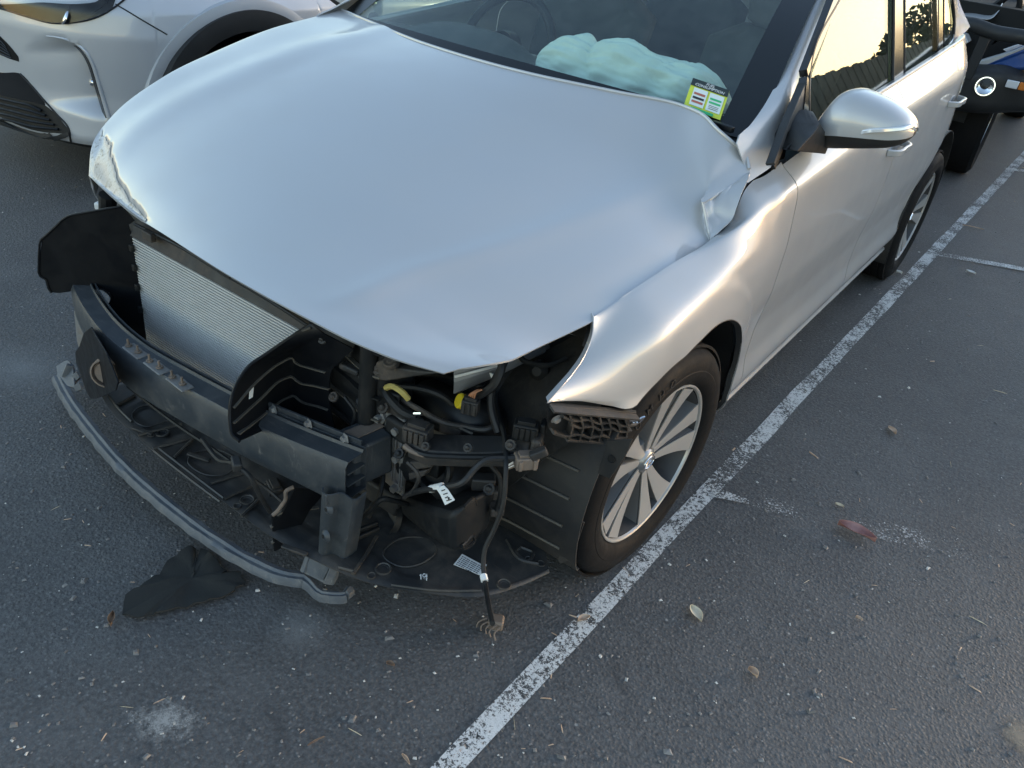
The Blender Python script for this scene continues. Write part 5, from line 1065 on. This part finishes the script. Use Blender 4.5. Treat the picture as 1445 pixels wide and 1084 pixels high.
for k, z in enumerate((.645, .59, .535, .48, .43)):
    m = MB(); m.ribbon(cr([(.268, -.507, z+.006), (.33, -.512, z), (.40, -.524, z-.004), (.44, -.522, z)], 20), .010, .004, (0, 0, 1)); m.build('shroud_rib', M['edge'] if k % 2 else M['black'], car)
for u, v, y, r in ((533, 520, -.52, .007), (558, 503, -.53, .006), (512, 530, -.52, .006), (508, 568, -.52, .006), (540, 575, -.51, .007), (563, 640, -.53, .006), (528, 597, -.51, .007), (600, 630, -.55, .005), (660, 632, -.52, .005), (720, 628, -.47, .006), (690, 690, -.47, .007), (455, 478, -.565, .006), (470, 560, -.55, .006)):
    m = MB(); m.lathe([(0, .007), (r*.6, .007), (r, .004), (r*1.1, .001), (r*1.9, .001), (r*2, -.004)], at(u, v, y=y), (0, -.8, .6), 10); m.build('fastener', M['dusty'], car)
for pts, r, mt in (([(560, 545, -.48), (590, 548, -.46), (625, 560, -.44), (650, 585, -.42), (664, 607, -.41)], .007, 'black'), ([(585, 600, -.50), (610, 594, -.48), (640, 600, -.46), (668, 612, -.45)], .005, 'black'), ([(575, 652, -.54), (590, 668, -.54), (585, 690, -.54), (570, 702, -.54)], .005, 'dusty'), ([(690, 655, -.47), (704, 672, -.46), (706, 695, -.46), (700, 720, -.46)], .005, 'black'), ([(520, 640, -.50), (540, 668, -.52), (535, 700, -.55), (520, 730, -.57)], .006, 'black'), ([(486, 560, -.54), (500, 580, -.54), (497, 600, -.54), (480, 612, -.54)], .004, 'black')):
    wire('loom', [at(u, v, y=y) for u, v, y in pts], r, mt)
for u, v, y, sz, rz, mt in ((640, 600, -.44, (.05, .04, .03), .3, 'dusty'), (676, 640, -.44, (.06, .03, .025), .5, 'black'), (610, 655, -.50, (.05, .03, .04), .1, 'black'), (520, 655, -.49, (.04, .03, .05), .0, 'dusty'), (706, 640, -.44, (.03, .03, .05), .6, 'dusty'), (495, 520, -.53, (.05, .02, .014), .1, 'dusty'), (556, 560, -.50, (.035, .025, .03), .3, 'black')):
    boxpart('bracket', at(u, v, y=y), sz, mt, rz=rz, bevel=.004)
plate('carrier_gusset', [(578, 652), (614, 652), (608, 660), (580, 664)], (0, .02, 0), 'dusty', y=-.54, bevel=.002); plate('carrier_gusset', [(576, 668), (602, 664), (598, 672), (577, 678)], (0, .02, 0), 'dusty', y=-.54, bevel=.002)
# ================================================================ the silver compact SUV parked alongside
suv = thing('parked_suv', 'silver compact SUV with dark wheel-arch cladding, parked nose-in beside the crashed hatchback', 'car')
PLAN = cr([(-2.75, .125, 0), (-2.55, .145, 0), (-2.30, .205, 0), (-2.10, .315, 0), (-1.985, .46, 0), (-1.925, .62, 0), (-1.885, .80, 0), (-1.872, 1.0, 0), (-1.868, 1.5, 0), (-1.868, 2.6, 0), (-1.90, 3.6, 0), (-2.0, 4.1, 0)], 480)
tn = np.gradient(PLAN, axis=0); tn /= np.linalg.norm(tn, axis=1, keepdims=True); nr = np.stack([tn[:, 1], -tn[:, 0], np.zeros(480)], 1)
SWY, SWZ, SAR = .965, .345, .425
def suv_off(y, z, i):
    s = i/479; front = hermite(.9, .3, y)if False else 1-hermite(.35, .75, y)
    o = np.interp(z, [.20, .26, .32, .45, .60, .70, .80, .86, .90, .94], [-.03, .012, .008, .004, .012, .016, .002, -.028, -.075, -.13])
    # scooped side of the bumper behind the slit
    return float(o)
rows = []
for i in range(480):
    y = PLAN[i, 1]; q = SAR**2-(y-SWY)**2; zb = .235
    if q > 0 and PLAN[i, 0] > -2.0: zb = max(.235, SWZ+math.sqrt(q))
    q = SAR**2-(y-SWY-2.56)**2
    if q > 0: zb = max(.235, SWZ+math.sqrt(q))
    ztop = .93+.05*hermite(1.0, 2.2, y); C = []
    for k in range(44):
        z = zb+(ztop-zb)*k/43; C.append(PLAN[i]+nr[i]*suv_off(y, z, i)+np.array([0, 0, z]))
    rows.append(C)
SG = np.array(rows)
# concave scoop in the bumper corner in front of the vertical slit
def pix(P):
    d = P-CAM; z = d@_F; return 722.5+FPX*(d@_R)/z, 542-FPX*(d@_U)/z
for i in range(480):
    for k in range(44):
        u, v = pix(SG[i, k])
        if 50 < v < 172 and SG[i, k, 2] > .25:
            us = np.interp(v, [50, 57, 66, 78, 96, 130, 162], [72, 90, 112, 122, 131, 141, 152]); du = us-u; win_ = hermite(50, 74, v)*(1-hermite(140, 172, v)); wd = 36+52*win_
            if 0 < du < wd: SG[i, k] -= nr[i]*.062*win_*(1-du/wd)**1.3*hermite(0, 4, du)
m = MB(); m.sheet(SG, .003); suv_body = m.build('body_side', M['paint2'], suv, ang=60)
mm_ = MB(); mm_.v = [(-5.5-a, b, c) for a, b, c in m.v]; mm_.f = [f[::-1] for f in m.f]; mm_.n = m.n; mm_.build('body_side', M['paint2'], suv, ang=60)
bv = BVHTree.FromPolygons([tuple(q) for q in SG.reshape(-1, 3)], [(i*44+k, (i+1)*44+k, (i+1)*44+k+1, i*44+k+1) for i in range(479) for k in range(43)])
def hit(u, v, lift=.003):
    d = _F+_R*(u-722.5)/FPX-_U*(v-542)/FPX; d /= np.linalg.norm(d); loc, n, _, _ = bv.ray_cast(Vector(CAM), Vector(d), 50)
    if loc is None: return None
    n = np.array(n); n = n if np.dot(n, d) < 0 else -n; return np.array(loc)+n*lift
def drape(name, px, mat, lift, parent, sub=10, th=.003):
    """ruled sheet between two pixel polylines laid onto the body"""
    A, B = px; A = cr([(*q, 0) for q in A], 24)[:, :2]; B = cr([(*q, 0) for q in B], 24)[:, :2]; G = []
    for k in range(sub):
        a = k/(sub-1); row = []
        for p_, q_ in zip(A, B):
            h = hit(*(p_*(1-a)+q_*a), lift); row.append(h if h is not None else (row[-1] if row else np.array([-2.75, .1, .8])))
        G.append(row)
    m = MB(); G = np.array(G); m.sheet(G, th); o = m.build(name, M[mat], parent, ang=50); return o
def drape_line(name, px, r, mat, parent, lift=.001):
    P = [hit(*q[:2], lift) for q in cr([(*q, 0) for q in px], 40)]; P = [q for q in P if q is not None]
    m = MB(); m.tube(np.array(P), r, 6); return m.build(name, M[mat], parent)
hl = drape('headlamp', ([(-40, 2), (0, 6), (60, 4), (110, 6), (140, 2), (168, -16)], [(-40, 4), (0, 12), (40, 24), (77, 32), (110, 31), (158, 14)]), 'lamp_dark', .004, suv_body)
drape('lamp_reflector', ([(20, 8), (60, 7), (100, 8)], [(30, 14), (64, 17), (98, 17)]), 'lamp_dark', .0085, hl, 4); drape('lamp_reflector', ([(118, 9), (135, 4), (152, -8)], [(122, 20), (140, 14), (152, 4)]), 'lamp_dark', .0085, hl, 4)
c = hit(93, 24, .012); m = MB(); m.lathe([(0, .004), (.022, .003), (.026, .0), (.030, .002), (.032, -.004)], c, (-.3, -.8, .45), 20); m.build('lamp_projector', M['chrome'], hl)
drape('lamp_cover', ([(-40, 0), (0, 4), (60, 2), (110, 4), (140, 0), (168, -18)], [(-40, 4), (0, 12), (40, 24), (77, 32), (110, 31), (158, 14)]), 'lens', .018, hl)
drape_line('headlamp_surround', [(-30, 6), (0, 12), (40, 24), (77, 33), (104, 32), (133, 26), (154, 16), (178, -2)], .004, 'pianoblack', suv_body, .003)
drape('upper_grille', ([(-30, 30), (0, 51), (14, 65), (26, 80)], [(-30, 66), (0, 77), (14, 83), (27, 87)]), 'black_clean', .002, suv_body)
for k in range(5): drape_line('grille_bar', [(-20, 44+7*k), (0, 55+5*k), (10+2*k, 66+4*k)], .0025, 'pianoblack', suv_body, .005)
drape('lower_bumper_panel', ([(-20, 94), (0, 102), (29, 104), (45, 120), (62, 141)], [(-20, 128), (0, 134), (30, 141), (50, 145), (64, 149)]), 'pianoblack', .0025, suv_body)
lg_ = drape('lower_grille', ([(-20, 128), (0, 134), (30, 141), (64, 149), (80, 163), (97, 183)], [(-20, 160), (0, 165), (30, 178), (60, 186), (80, 188), (97, 189)]), 'black', .002, suv_body)
for k in range(5): drape_line('grille_slat', [(-10, 136+7*k), (20, 143+7*k), (45, 149+7.2*k), (60+6*k, 156+6.6*k)], .006, 'black_clean', lg_, .008)
drape('bumper_lip', ([(-20, 162), (0, 168), (30, 181), (62, 191), (80, 190), (99, 186)], [(-20, 170), (0, 176), (30, 189), (62, 198), (80, 196), (100, 191)]), 'mirrorblack', .014, suv_body)
drape_line('grille_edge', [(29, 104), (45, 121), (62, 141), (80, 161), (97, 181), (100, 200)], .004, 'seal', suv_body, .002)
drape_line('bumper_gap', [(163, 6), (180, 16), (205, 31), (236, 49)], .003, 'seal', suv_body, .0005)
# vertical vent slit with its bright rim
vp = [hit(u, v, .001) for u, v in ((66, 51), (80, 52.5), (94, 56), (107, 61.5), (117, 68.5), (125, 79), (131, 91), (136, 106), (141, 123), (147, 143), (154, 166))]; vp = cr([q for q in vp if q is not None], 60)
m = MB(); m.tube(vp, np.linspace(.003, .010, 60), 8); m.build('vent_ridge', M['paint2'], suv_body)
m = MB(); dv_ = np.array([-.010, -.010, -.004]); m.sheet(np.stack([vp[18:]+dv_*.6, vp[18:]+dv_*1.6+np.array([-.014, .012, 0])], 1), .003); m.build('corner_vent', M['pianoblack'], suv_body)
c = hit(134, 116, .004)+np.array([-.012, -.008, 0]); m = MB(); m.lathe([(0, .01), (.014, .008), (.018, .0)], c, (-.2, -.9, .3), 14); m.build('vent_lamp', M['chrome'], suv_body)
# cladding round the wheel arch, liner, wheel
def ring(r0, r1, x0, x1, a0, a1, n=60):
    G = []
    for a in np.radians(np.linspace(a0, a1, n)):
        y = SWY-r0*math.cos(a); i = int(np.argmin(np.abs(PLAN[40:, 1]-y)))+40; xx = PLAN[i, 0]
        def P_(r, dx): return np.array([xx+dx, SWY-r*math.cos(a), SWZ+r*math.sin(a)])
        G.append([P_(r1, x1-.05), P_(r1, x1), P_((r0+r1)/2, x1+.004), P_(r0, x0), P_(r0-.02, x0-.10)])
    return np.array(G)
m = MB(); m.sheet(ring(.470, .512, .018, .010, -5, 185), .004); m.build('arch_flare', M['paint2'], suv, ang=50)
m = MB(); m.sheet(ring(.385, .469, .020, .026, -5, 185), .004); m.build('arch_cladding', M['mirrorblack'], suv, ang=50)
m = MB(); m.sheet(np.array([[(x, SWY-.40*math.cos(a), SWZ+.40*math.sin(a)) for x in np.linspace(-1.93, -2.3, 8)] for a in np.linspace(-.4, math.pi+.4, 40)]), .004); m.build('wheel_arch_liner', M['liner'], suv)
m = MB(); m.prism([(-2.28, SWY-.42*math.cos(a), SWZ+.42*math.sin(a)) for a in np.linspace(-.5, math.pi+.5, 30)], (-.01, 0, 0)); m.build('arch_inner', M['cavity_shade'], suv)
def simple_wheel(parent, c, side, R=.33, rim=.22, spokes=5, w=.10, steer=0., mat='alloy'):
    root = bpy.data.objects.new('wheel', None); COL.objects.link(root); root.parent = parent; root.location = c; root.rotation_euler = (0, 0, steer+(0 if side > 0 else math.pi))
    m = MB(); m.lathe([(rim, -w*.8), (R*.8, -w*1.05), (R*.96, -w*.9), (R, -w*.5), (R, w*.4), (R*.97, w*.8), (R*.88, w), (R*.75, w*.97), (rim, w*.8)], n=64); m.build('tyre', M['rubber'], root, ang=30)
    m = MB(); m.lathe([(rim+.004, w*.8), (rim-.006, w*.83), (rim-.012, w*.7), (rim-.02, -w*.5), (rim, -w*.7)], n=60); m.build('rim', M[mat], root)
    s = MB()
    s.add([(w*.7, .03, -.03), (w*.7, .03, .03), (w*.78, rim-.01, .05), (w*.78, rim-.01, -.05), (w*.35, .03, -.035), (w*.35, .03, .035), (w*.45, rim-.01, .055), (w*.45, rim-.01, -.055)], [(0, 1, 2, 3), (7, 6, 5, 4), (0, 3, 7, 4), (1, 5, 6, 2), (0, 4, 5, 1), (2, 6, 7, 3)])
    me = s.mesh('spoke', M[mat])
    for k in range(spokes): o = bpy.data.objects.new('spoke', me); COL.objects.link(o); o.parent = root; o.rotation_euler = (2*math.pi*k/spokes+.3, 0, 0)
    m = MB(); m.lathe([(0, w*.75), (.03, w*.73), (.05, w*.6), (.055, 0)], n=24); m.build('hub_cap', M['alloydark'], root)
    m = MB(); m.lathe([(0, w*.1), (rim-.03, w*.1), (rim-.03, -w*.2)], n=40); m.build('brake_disc', M['steel'], root); return root
for y in (SWY, SWY+2.56): simple_wheel(suv, (-1.99, y, .33), 1); simple_wheel(suv, (-3.51, y, .33), -1)
# bonnet, glasshouse and underside
def suv_top():
    i0 = 0; rowsA = []
    for i in range(0, 480, 6):
        p_ = SG[i, -1]; rowsA.append([p_, p_+np.array([-.05-(0.0), .02, .022]), np.array([p_[0]*.75-2.75*.25, max(p_[1], .30)*1.0+.04, p_[2]+.05]), np.array([p_[0]*.3-2.75*.7, max(p_[1], .32)+.03, p_[2]+.075]), np.array([-2.75, max(p_[1], .30)+.02, p_[2]+.08])])
    return rowsA
Gt = np.array(suv_top()); Gt[:, 1:, 0] = np.maximum(Gt[:, 1:, 0], -2.75); m = MB(); m.sheet(Gt, -.003); mt = m.build('bonnet', M['paint2'], suv, ang=60)
mm_ = MB(); mm_.v = [(-5.5-a, b, c) for a, b, c in m.v]; mm_.f = [f[::-1] for f in m.f]; mm_.n = m.n; mm_.build('bonnet', M['paint2'], suv, ang=60)
def house(cols, mat, name):
    m = MB(); m.sheet(lofted(cols, 40, 24), .004); return m.build(name, M[mat], suv, ang=40)
house([[(-3.45, 1.28, 1.02), (-3.1, 1.12, 1.04), (-2.75, 1.08, 1.045), (-2.4, 1.12, 1.04), (-2.05, 1.28, 1.02)], [(-3.30, 1.95, 1.44), (-3.05, 1.88, 1.46), (-2.75, 1.86, 1.465), (-2.45, 1.88, 1.46), (-2.20, 1.95, 1.44)]], 'sideglass', 'windscreen')
house([[(-3.30, 1.95, 1.44), (-2.75, 1.86, 1.465), (-2.20, 1.95, 1.44)], [(-3.28, 2.8, 1.55), (-2.75, 2.8, 1.575), (-2.22, 2.8, 1.55)], [(-3.27, 3.8, 1.50), (-2.75, 3.85, 1.52), (-2.23, 3.8, 1.50)], [(-3.4, 4.25, 1.0), (-2.75, 4.3, 1.0), (-2.1, 4.25, 1.0)], [(-3.4, 4.3, .4), (-2.75, 4.35, .4), (-2.1, 4.3, .4)]], 'paint2', 'roof')
for s_ in (0, 1):
    f_ = lambda x: x if s_ else -5.5-x
    house([[(f_(-2.05), 1.35, 1.02), (f_(-2.02), 2.4, 1.04), (f_(-2.06), 3.9, 1.10)], [(f_(-2.20), 1.97, 1.44), (f_(-2.22), 2.8, 1.53), (f_(-2.24), 3.8, 1.48)]], 'sideglass', 'side_glass')
m = MB(); m.box((-2.75, 2.2, .26), (1.62, 3.6, .06)); m.build('floor_pan', M['black'], suv); m = MB(); m.box((-2.75, .9, .55), (1.1, .9, .5)); m.build('engine_bay', M['cavity_shade'], suv); m = MB(); m.box((-2.75, 2.6, .7), (1.5, 2.2, .7)); m.build('cabin_trim', M['seat'], suv, bevel=.1)
m = MB(); A = PLAN[:220].copy(); m.sheet(np.stack([A-nr[:220]*.02+np.array([0, 0, .25]), A-nr[:220]*.10+np.array([0, 0, .19]), A-nr[:220]*.5+np.array([0, 0, .20])], 1), .003); m.build('under_apron', M['black'], suv)

# ================================================================ blue four-wheel drive with a bull bar, parked behind
ute = thing('blue_four_wheel_drive', 'crashed blue four-wheel drive wearing a black steel bull bar, behind the silver hatchback', 'car')
BY_ = 4.50
m = MB(); rows = []
for x in np.r_[np.linspace(-.98, .70, 20), np.linspace(.72, 1.02, 14)]:
    e = hermite(.62, 1.02, x)+hermite(-.60, -.98, x)*0; y0 = BY_+.20*e**2; hh = .03*math.exp(-((x-.78)/.12)**2)
    rows.append([(x, y0+.30, .765+hh), (x, y0+.04, .765+hh), (x, y0, .745+hh), (x, y0-.005, .64), (x, y0+.015, .55+.03*e), (x, y0+.08, .505+.05*e), (x, y0+.3, .505+.05*e)])
m.sheet(lofted(rows, 60, 40), -.006); bbm = m.build('steel_bumper', M['mirrorblack'], ute, ang=50)
c = at(1390, 122, y=4.495); m = MB(); m.lathe([(0, -.012), (.03, .0), (.044, .006), (.05, .012), (.056, .012), (.058, -.01)], c, (.15, -1, .12), 28); fl = m.build('fog_lamp', M['chrome'], ute)
m = MB(); m.lathe([(0, .014), (.03, .012), (.048, .008)], c, (.15, -1, .12), 24); m.build('fog_lens', M['lens'], fl)
c = at(1437, 121, y=4.545); boxpart('indicator_lamp', c+np.array([-.035, 0, 0]), (.07, .02, .045), 'lamp_clear', ute, rz=.12); boxpart('indicator_lamp', c+np.array([.04, .008, 0]), (.075, .02, .045), 'amber', ute, rz=.15)
m = MB(); tb = [at(1320, 26, y=4.46), at(1350, 32, y=4.46), at(1375, 36, y=4.46), at(1400, 45, y=4.47), at(1450, 54, y=4.50), at(1490, 68, y=4.62)]; m.tube(cr(tb, 40), .042, 14); m.build('bull_bar_tube', M['mirrorblack'], ute)
m = MB(); m.bar(at(1397, 38, y=4.47), at(1364, 112, y=4.50), .06, .03, (0, -1, .2)); m.build('bull_bar_upright', M['mirrorblack'], ute, bevel=.006); m = MB(); m.bar((-.45, 4.47, 1.0), (-.45, 4.50, .78), .06, .03, (0, -1, .2)); m.build('bull_bar_upright', M['mirrorblack'], ute, bevel=.006)
m = MB(); m.prism(ats([(1376, 103), (1392, 91), (1420, 80), (1450, 69), (1480, 62), (1480, 100), (1440, 100), (1400, 100)], y=4.66), (0, .30, .03)); m.build('wing', M['blue_paint'], ute, bevel=.02)
m = MB(); m.prism(ats([(1374, 98), (1384, 86), (1404, 80), (1428, 73), (1452, 63), (1452, 67), (1422, 79), (1394, 91)], y=4.645), (0, .02, .01)); m.build('wing_edge_highlight', M['paint2'], ute, bevel=.003)  # silver strip paints a highlight along the blue wing's top edge
m = MB(); A = cr([at(1346, 22, y=4.75), at(1368, 23, y=4.72), at(1398, 26, y=4.74), at(1410, 14, y=4.8)], 16); B = cr([at(1346, 16, y=5.0), at(1380, 17, y=5.0), at(1405, 15, y=5.0), at(1415, 4, y=5.0)], 16); m.sheet(np.stack([A, A*.5+B*.5+np.array([0, 0, .02]), B], 1), .004); m.build('bent_bonnet_edge', M['paint2'], ute)
for k, (px, y) in enumerate((([(1346, 44), (1362, 50), (1366, 60), (1350, 70)], 4.75), ([(1408, 52), (1425, 50), (1400, 64), (1392, 70)], 4.80), ([(1415, 70), (1445, 60), (1445, 64), (1420, 74)], 4.72), ([(1436, 30), (1446, 26), (1448, 40), (1440, 42)], 4.9))):
    m = MB(); m.prism(ats(px, y=y), (.01, .05, .01)); m.build('broken_lamp_piece', M['lamp_clear'], ute, bevel=.003)
for pts in ([(1345, 12), (1370, 6), (1400, 10), (1420, -4)], [(1412, 44), (1425, 25), (1438, 10), (1440, -10)], [(1350, 60), (1380, 76), (1410, 72)]): wire('engine_hose', [at(u, v, y=5.0-.004*k) for k, (u, v) in enumerate(pts)], .022, 'black_clean', ute)
boxpart('engine_bay', (0, 5.35, .80), (1.55, 1.1, .62), 'cavity_shade', ute); boxpart('radiator', (0, 4.85, .82), (1.3, .05, .45), 'dusty', ute)
boxpart('body_tub', (0, 7.3, .85), (1.72, 3.0, .75), 'blue_paint', ute, bevel=.08); boxpart('cab', (0, 7.1, 1.45), (1.4, 2.2, .55), 'sideglass', ute, bevel=.12)
for y in (5.22, 8.1): simple_wheel(ute, (.665, y, .36), 1, .365, .225, 6, .115, .05 if y < 6 else 0., 'alloydark'); simple_wheel(ute, (-.69, y, .36), -1, .365, .225, 6, .115)
m = MB(); m.sheet(np.array([[(x, 5.22-.43*math.cos(a), .40+.43*math.sin(a)) for x in (.35, .5, .66)] for a in np.linspace(0, math.pi, 24)]), .004); m.build('wheel_arch_liner', M['black'], ute)
boxpart('chassis', (0, 6.6, .42), (1.0, 4.0, .16), 'black', ute)

# ================================================================ yard fence beyond the right of the frame (mirrored in the windows and flanks)
fen = thing('timber_fence', 'dark timber paling fence along the edge of the car park', 'fence')
m = MB(); 
for k in range(150): y = 3.5+k*.155; m.box((3.5+.012*(k % 2), y, 0.9+.012*math.sin(k*1.7)), (.018, .148, 1.8))
m.build('paling', M['fence'], fen, kind='stuff', smooth=False)
for z in (.4, 1.45): m = MB(); m.box((3.54, 15.1, z), (.05, 23.2, .09)); m.build('fence_rail', M['fence'], fen)

# trees beyond the fence: only their reflections reach the picture
def far_tree(x, y, h, r, seed, label):
    q = np.random.default_rng(seed); t = thing('yard_tree', label, 'tree', 'trees beyond the timber fence', (0, 0, 0))
    m = MB(); m.tube(cr([(x, y, 0), (x+.1, y, h*.35), (x-.1, y+.1, h*.75)], 12), np.linspace(.16, .05, 12), 8); m.build('trunk', M['leaf_brown'], t)
    m = MB(); V = []; Fq = []
    for k in range(1500):
        d = q.normal(size=3); d /= np.linalg.norm(d); rr = q.uniform(.35, 1.05)**.6*(1+.25*math.sin(3*d[0]+5*d[2]+seed)); c = np.array([x, y, h*.68])+d*rr*np.array([r, r, h*.34])
        a, b = q.normal(size=3), q.normal(size=3); a /= np.linalg.norm(a); b -= a*np.dot(a, b); b /= np.linalg.norm(b); s_ = q.uniform(.08, .2); n = len(V); V += [c-a*s_, c+b*s_*.5, c+a*s_, c-b*s_*.5]; Fq.append((n, n+1, n+2, n+3))
    m.add(V, Fq); m.build('crown', M['leaf_green'], t, smooth=False, kind='stuff')
for k, (x, y, h, r, lab) in enumerate(((7.5, 15, 2.6, .9, 'small round dark tree beyond the timber fence, nearest the cars'), (7.0, 30, 3.6, 1.5, 'middle-sized dark tree farther along beyond the timber fence'))): far_tree(x, y, h, r, 11+k, lab)

# ================================================================ litter on the tarmac
db = [(173, 868), (194, 876), (207, 871), (221, 867), (242, 864), (265, 859), (287, 854), (310, 846), (332, 836), (343, 829), (346, 822), (341, 812), (333, 809), (324, 818), (313, 824), (308, 819), (314, 813), (320, 807), (307, 794), (294, 781), (283, 777), (286, 786), (277, 804), (279, 793), (276, 779), (270, 774), (256, 780), (242, 790), (232, 802), (225, 812), (215, 818), (204, 824), (190, 834), (178, 843)]
P = ats(db, z=.006); P = [q for a, b in zip(P, P[1:]+P[:1]) for q in (a, a*.6+b*.4+np.array([mn.noise((a[0]*90, a[1]*90, 0))*.010, mn.noise((a[1]*90, 5, a[0]*90))*.010, 0]))]; cx = np.mean(P, axis=0); m = MB(); n = len(P); rng2 = np.random.default_rng(3)
ringA = [q+np.array([0, 0, -.001+.008*abs(math.sin(k*.65))]) for k, q in enumerate(P)]; ringB = [cx+(q-cx)*.66+np.array([0, 0, .004+.004*math.sin(k*.4)]) for k, q in enumerate(P)]; ringC = [cx+(q-cx)*.33+np.array([0, 0, .005+.003*math.sin(k*.3+1)]) for k, q in enumerate(P)]
m.sheet(np.stack([np.array(ringA+ringA[:1]), np.array(ringB+ringB[:1]), np.array(ringC+ringC[:1]), np.repeat(cx[None]+np.array([[0, 0, .006]]), n+1, 0)], 1), -.004)
M['felt2'] = plastic('torn_liner_felt', (.020, .0205, .019), .9, .55, (.05, .05, .042), 14, .5)
tag(m.build('torn_liner_piece', M['felt2'], None, ang=70), 'torn piece of black plastic lying on the tarmac in front of the hatchback', 'debris')
def leaf(name, label, px, z, mat, curl=.01, cat='leaf'):
    """leaf from its tip-to-tip axis (pixels) and width"""
    (u0, v0), (u1, v1), w = px; a, b = at(u0, v0, z=z), at(u1, v1, z=z); d = b-a; L = np.linalg.norm(d); d /= L; s_ = np.array([-d[1], d[0], 0]); G = []
    for k in range(14):
        t = k/13; ww = w*L*(math.sin(math.pi*min(1, t*1.0))**.8*.5+.02)*(1.1-.3*t); c = a+d*L*t+s_*.05*L*math.sin(2.5*t)
        G.append([c+s_*ww*x+np.array([0, 0, .001+curl*(x*x*1.2+.5*math.sin(2.2*t+.4)*(1-x*x))]) for x in (-1, -.5, 0, .5, 1)])
    m = MB(); m.sheet(np.array(G), .0006); return tag(m.build(name, M[mat], None, ang=70), label, cat)
leaf('fallen_leaf', 'long red-brown curled leaf lying right of the white line', ((1181, 742), (1233, 768), .40), .004, 'leaf_red', .018)
leaf('fallen_leaf', 'cream dry leaf lying between the white line and the red-brown leaf', ((974, 857), (988, 879), .55), .003, 'leaf_cream', .008)
leaf('fallen_leaf', 'small pale two-toned leaf on its own far right of the front wheel', ((1253, 604), (1263, 614), .6), .003, 'leaf_tan', .008)
leaf('fallen_leaf', 'tiny cream leaf just above the red-brown leaf', ((1178, 712), (1190, 717), .5), .003, 'leaf_cream', .005)
leaf('fallen_leaf', 'small pink-brown crumpled leaf low on the right half of the tarmac', ((1055, 946), (1067, 959), .7), .003, 'leaf_tan', .012)
leaf('fallen_leaf', 'thin orange sliver of leaf at the bottom edge beside the white line', ((567, 1066), (577, 1080), .25), .003, 'leaf_tan', .005)
leaf('fallen_leaf', 'small brown leaf resting on the white line near the hanging plug', ((815, 878), (832, 873), .5), .009, 'leaf_tan', .008)
leaf('fallen_leaf', 'brown star-shaped dead leaf left of the torn black plastic', ((157, 886), (162, 868), .4), .003, 'leaf_brown', .012)
leaf('fallen_leaf', 'small brown dead leaf on the tarmac below the fallen grey bumper strip', ((545, 938), (556, 942), .6), .003, 'leaf_brown', .008)
leaf('fallen_leaf', 'tiny tan leaf fragment right of the larger cream leaf', ((1207, 872), (1216, 877), .5), .003, 'leaf_tan', .006)
leaf('fallen_twig', 'thin brown twig near the bottom left of the tarmac', ((434, 1053), (458, 1041), .10), .004, 'leaf_brown', .002, 'twig')
leaf('fallen_twig', 'bent pale twig lying across the white line by the rear wheel', ((1358, 318), (1388, 325), .10), .009, 'leaf_tan', .004, 'twig')
leaf('paper_scrap', 'white paper-like scrap beyond the short cross line by the rear wheel', ((1363, 383), (1376, 388), .5), .004, 'white_label', .008, 'scrap')
leaf('paper_scrap', 'pale pebble-like scrap beside the rear tyre', ((1264, 385), (1272, 388), .6), .004, 'white_label', .012, 'scrap')
# uncountable grit and straw
def scatter(name, n, mat, size, seed, flat=.5, long=1.0, reg=None):
    r = np.random.default_rng(seed); m = MB(); k = 0
    while k < n:
        u, v = r.uniform(-60, 1500), r.uniform(-40 if reg is None else reg[0], 1120)
        p_ = at(u, v, z=0)
        if not (-9 < p_[0] < 5 and p_[1] < 14): continue
        k += 1; s = size*r.lognormal(0, .45)*(1+.10*max(0, p_[1])); a = r.uniform(0, math.pi); l = long*r.uniform(.8, 1.3); V = []
        pts = np.array([(-1, -.6, 0), (1, -.7, 0), (.8, .7, 0), (-.9, .6, 0), (-.5, -.3, 1), (.5, -.3, 1), (.4, .35, 1), (-.5, .3, 1)])*(1+r.uniform(-.25, .25, (8, 3)))
        pts *= np.array([s*l, s/max(1, l*.8), s*flat]); c_, s_ = math.cos(a), math.sin(a)
        m.add(np.stack([p_[0]+pts[:, 0]*c_-pts[:, 1]*s_, p_[1]+pts[:, 0]*s_+pts[:, 1]*c_, .0005+np.maximum(pts[:, 2], 0)], 1), [(4, 5, 6, 7), (0, 1, 5, 4), (1, 2, 6, 5), (2, 3, 7, 6), (3, 0, 4, 7)])
    return m.build(name, M[mat], None, smooth=False, kind='stuff')
scatter('loose_grit', 520, 'chip', .0021, 1); scatter('loose_grit', 2000, 'chipdark', .0028, 2); scatter('leaf_crumbs', 130, 'leaf_tan', .0028, 3, .25, 2.2); scatter('dry_straw', 26, 'leaf_cream', .0018, 4, .4, 5.0)
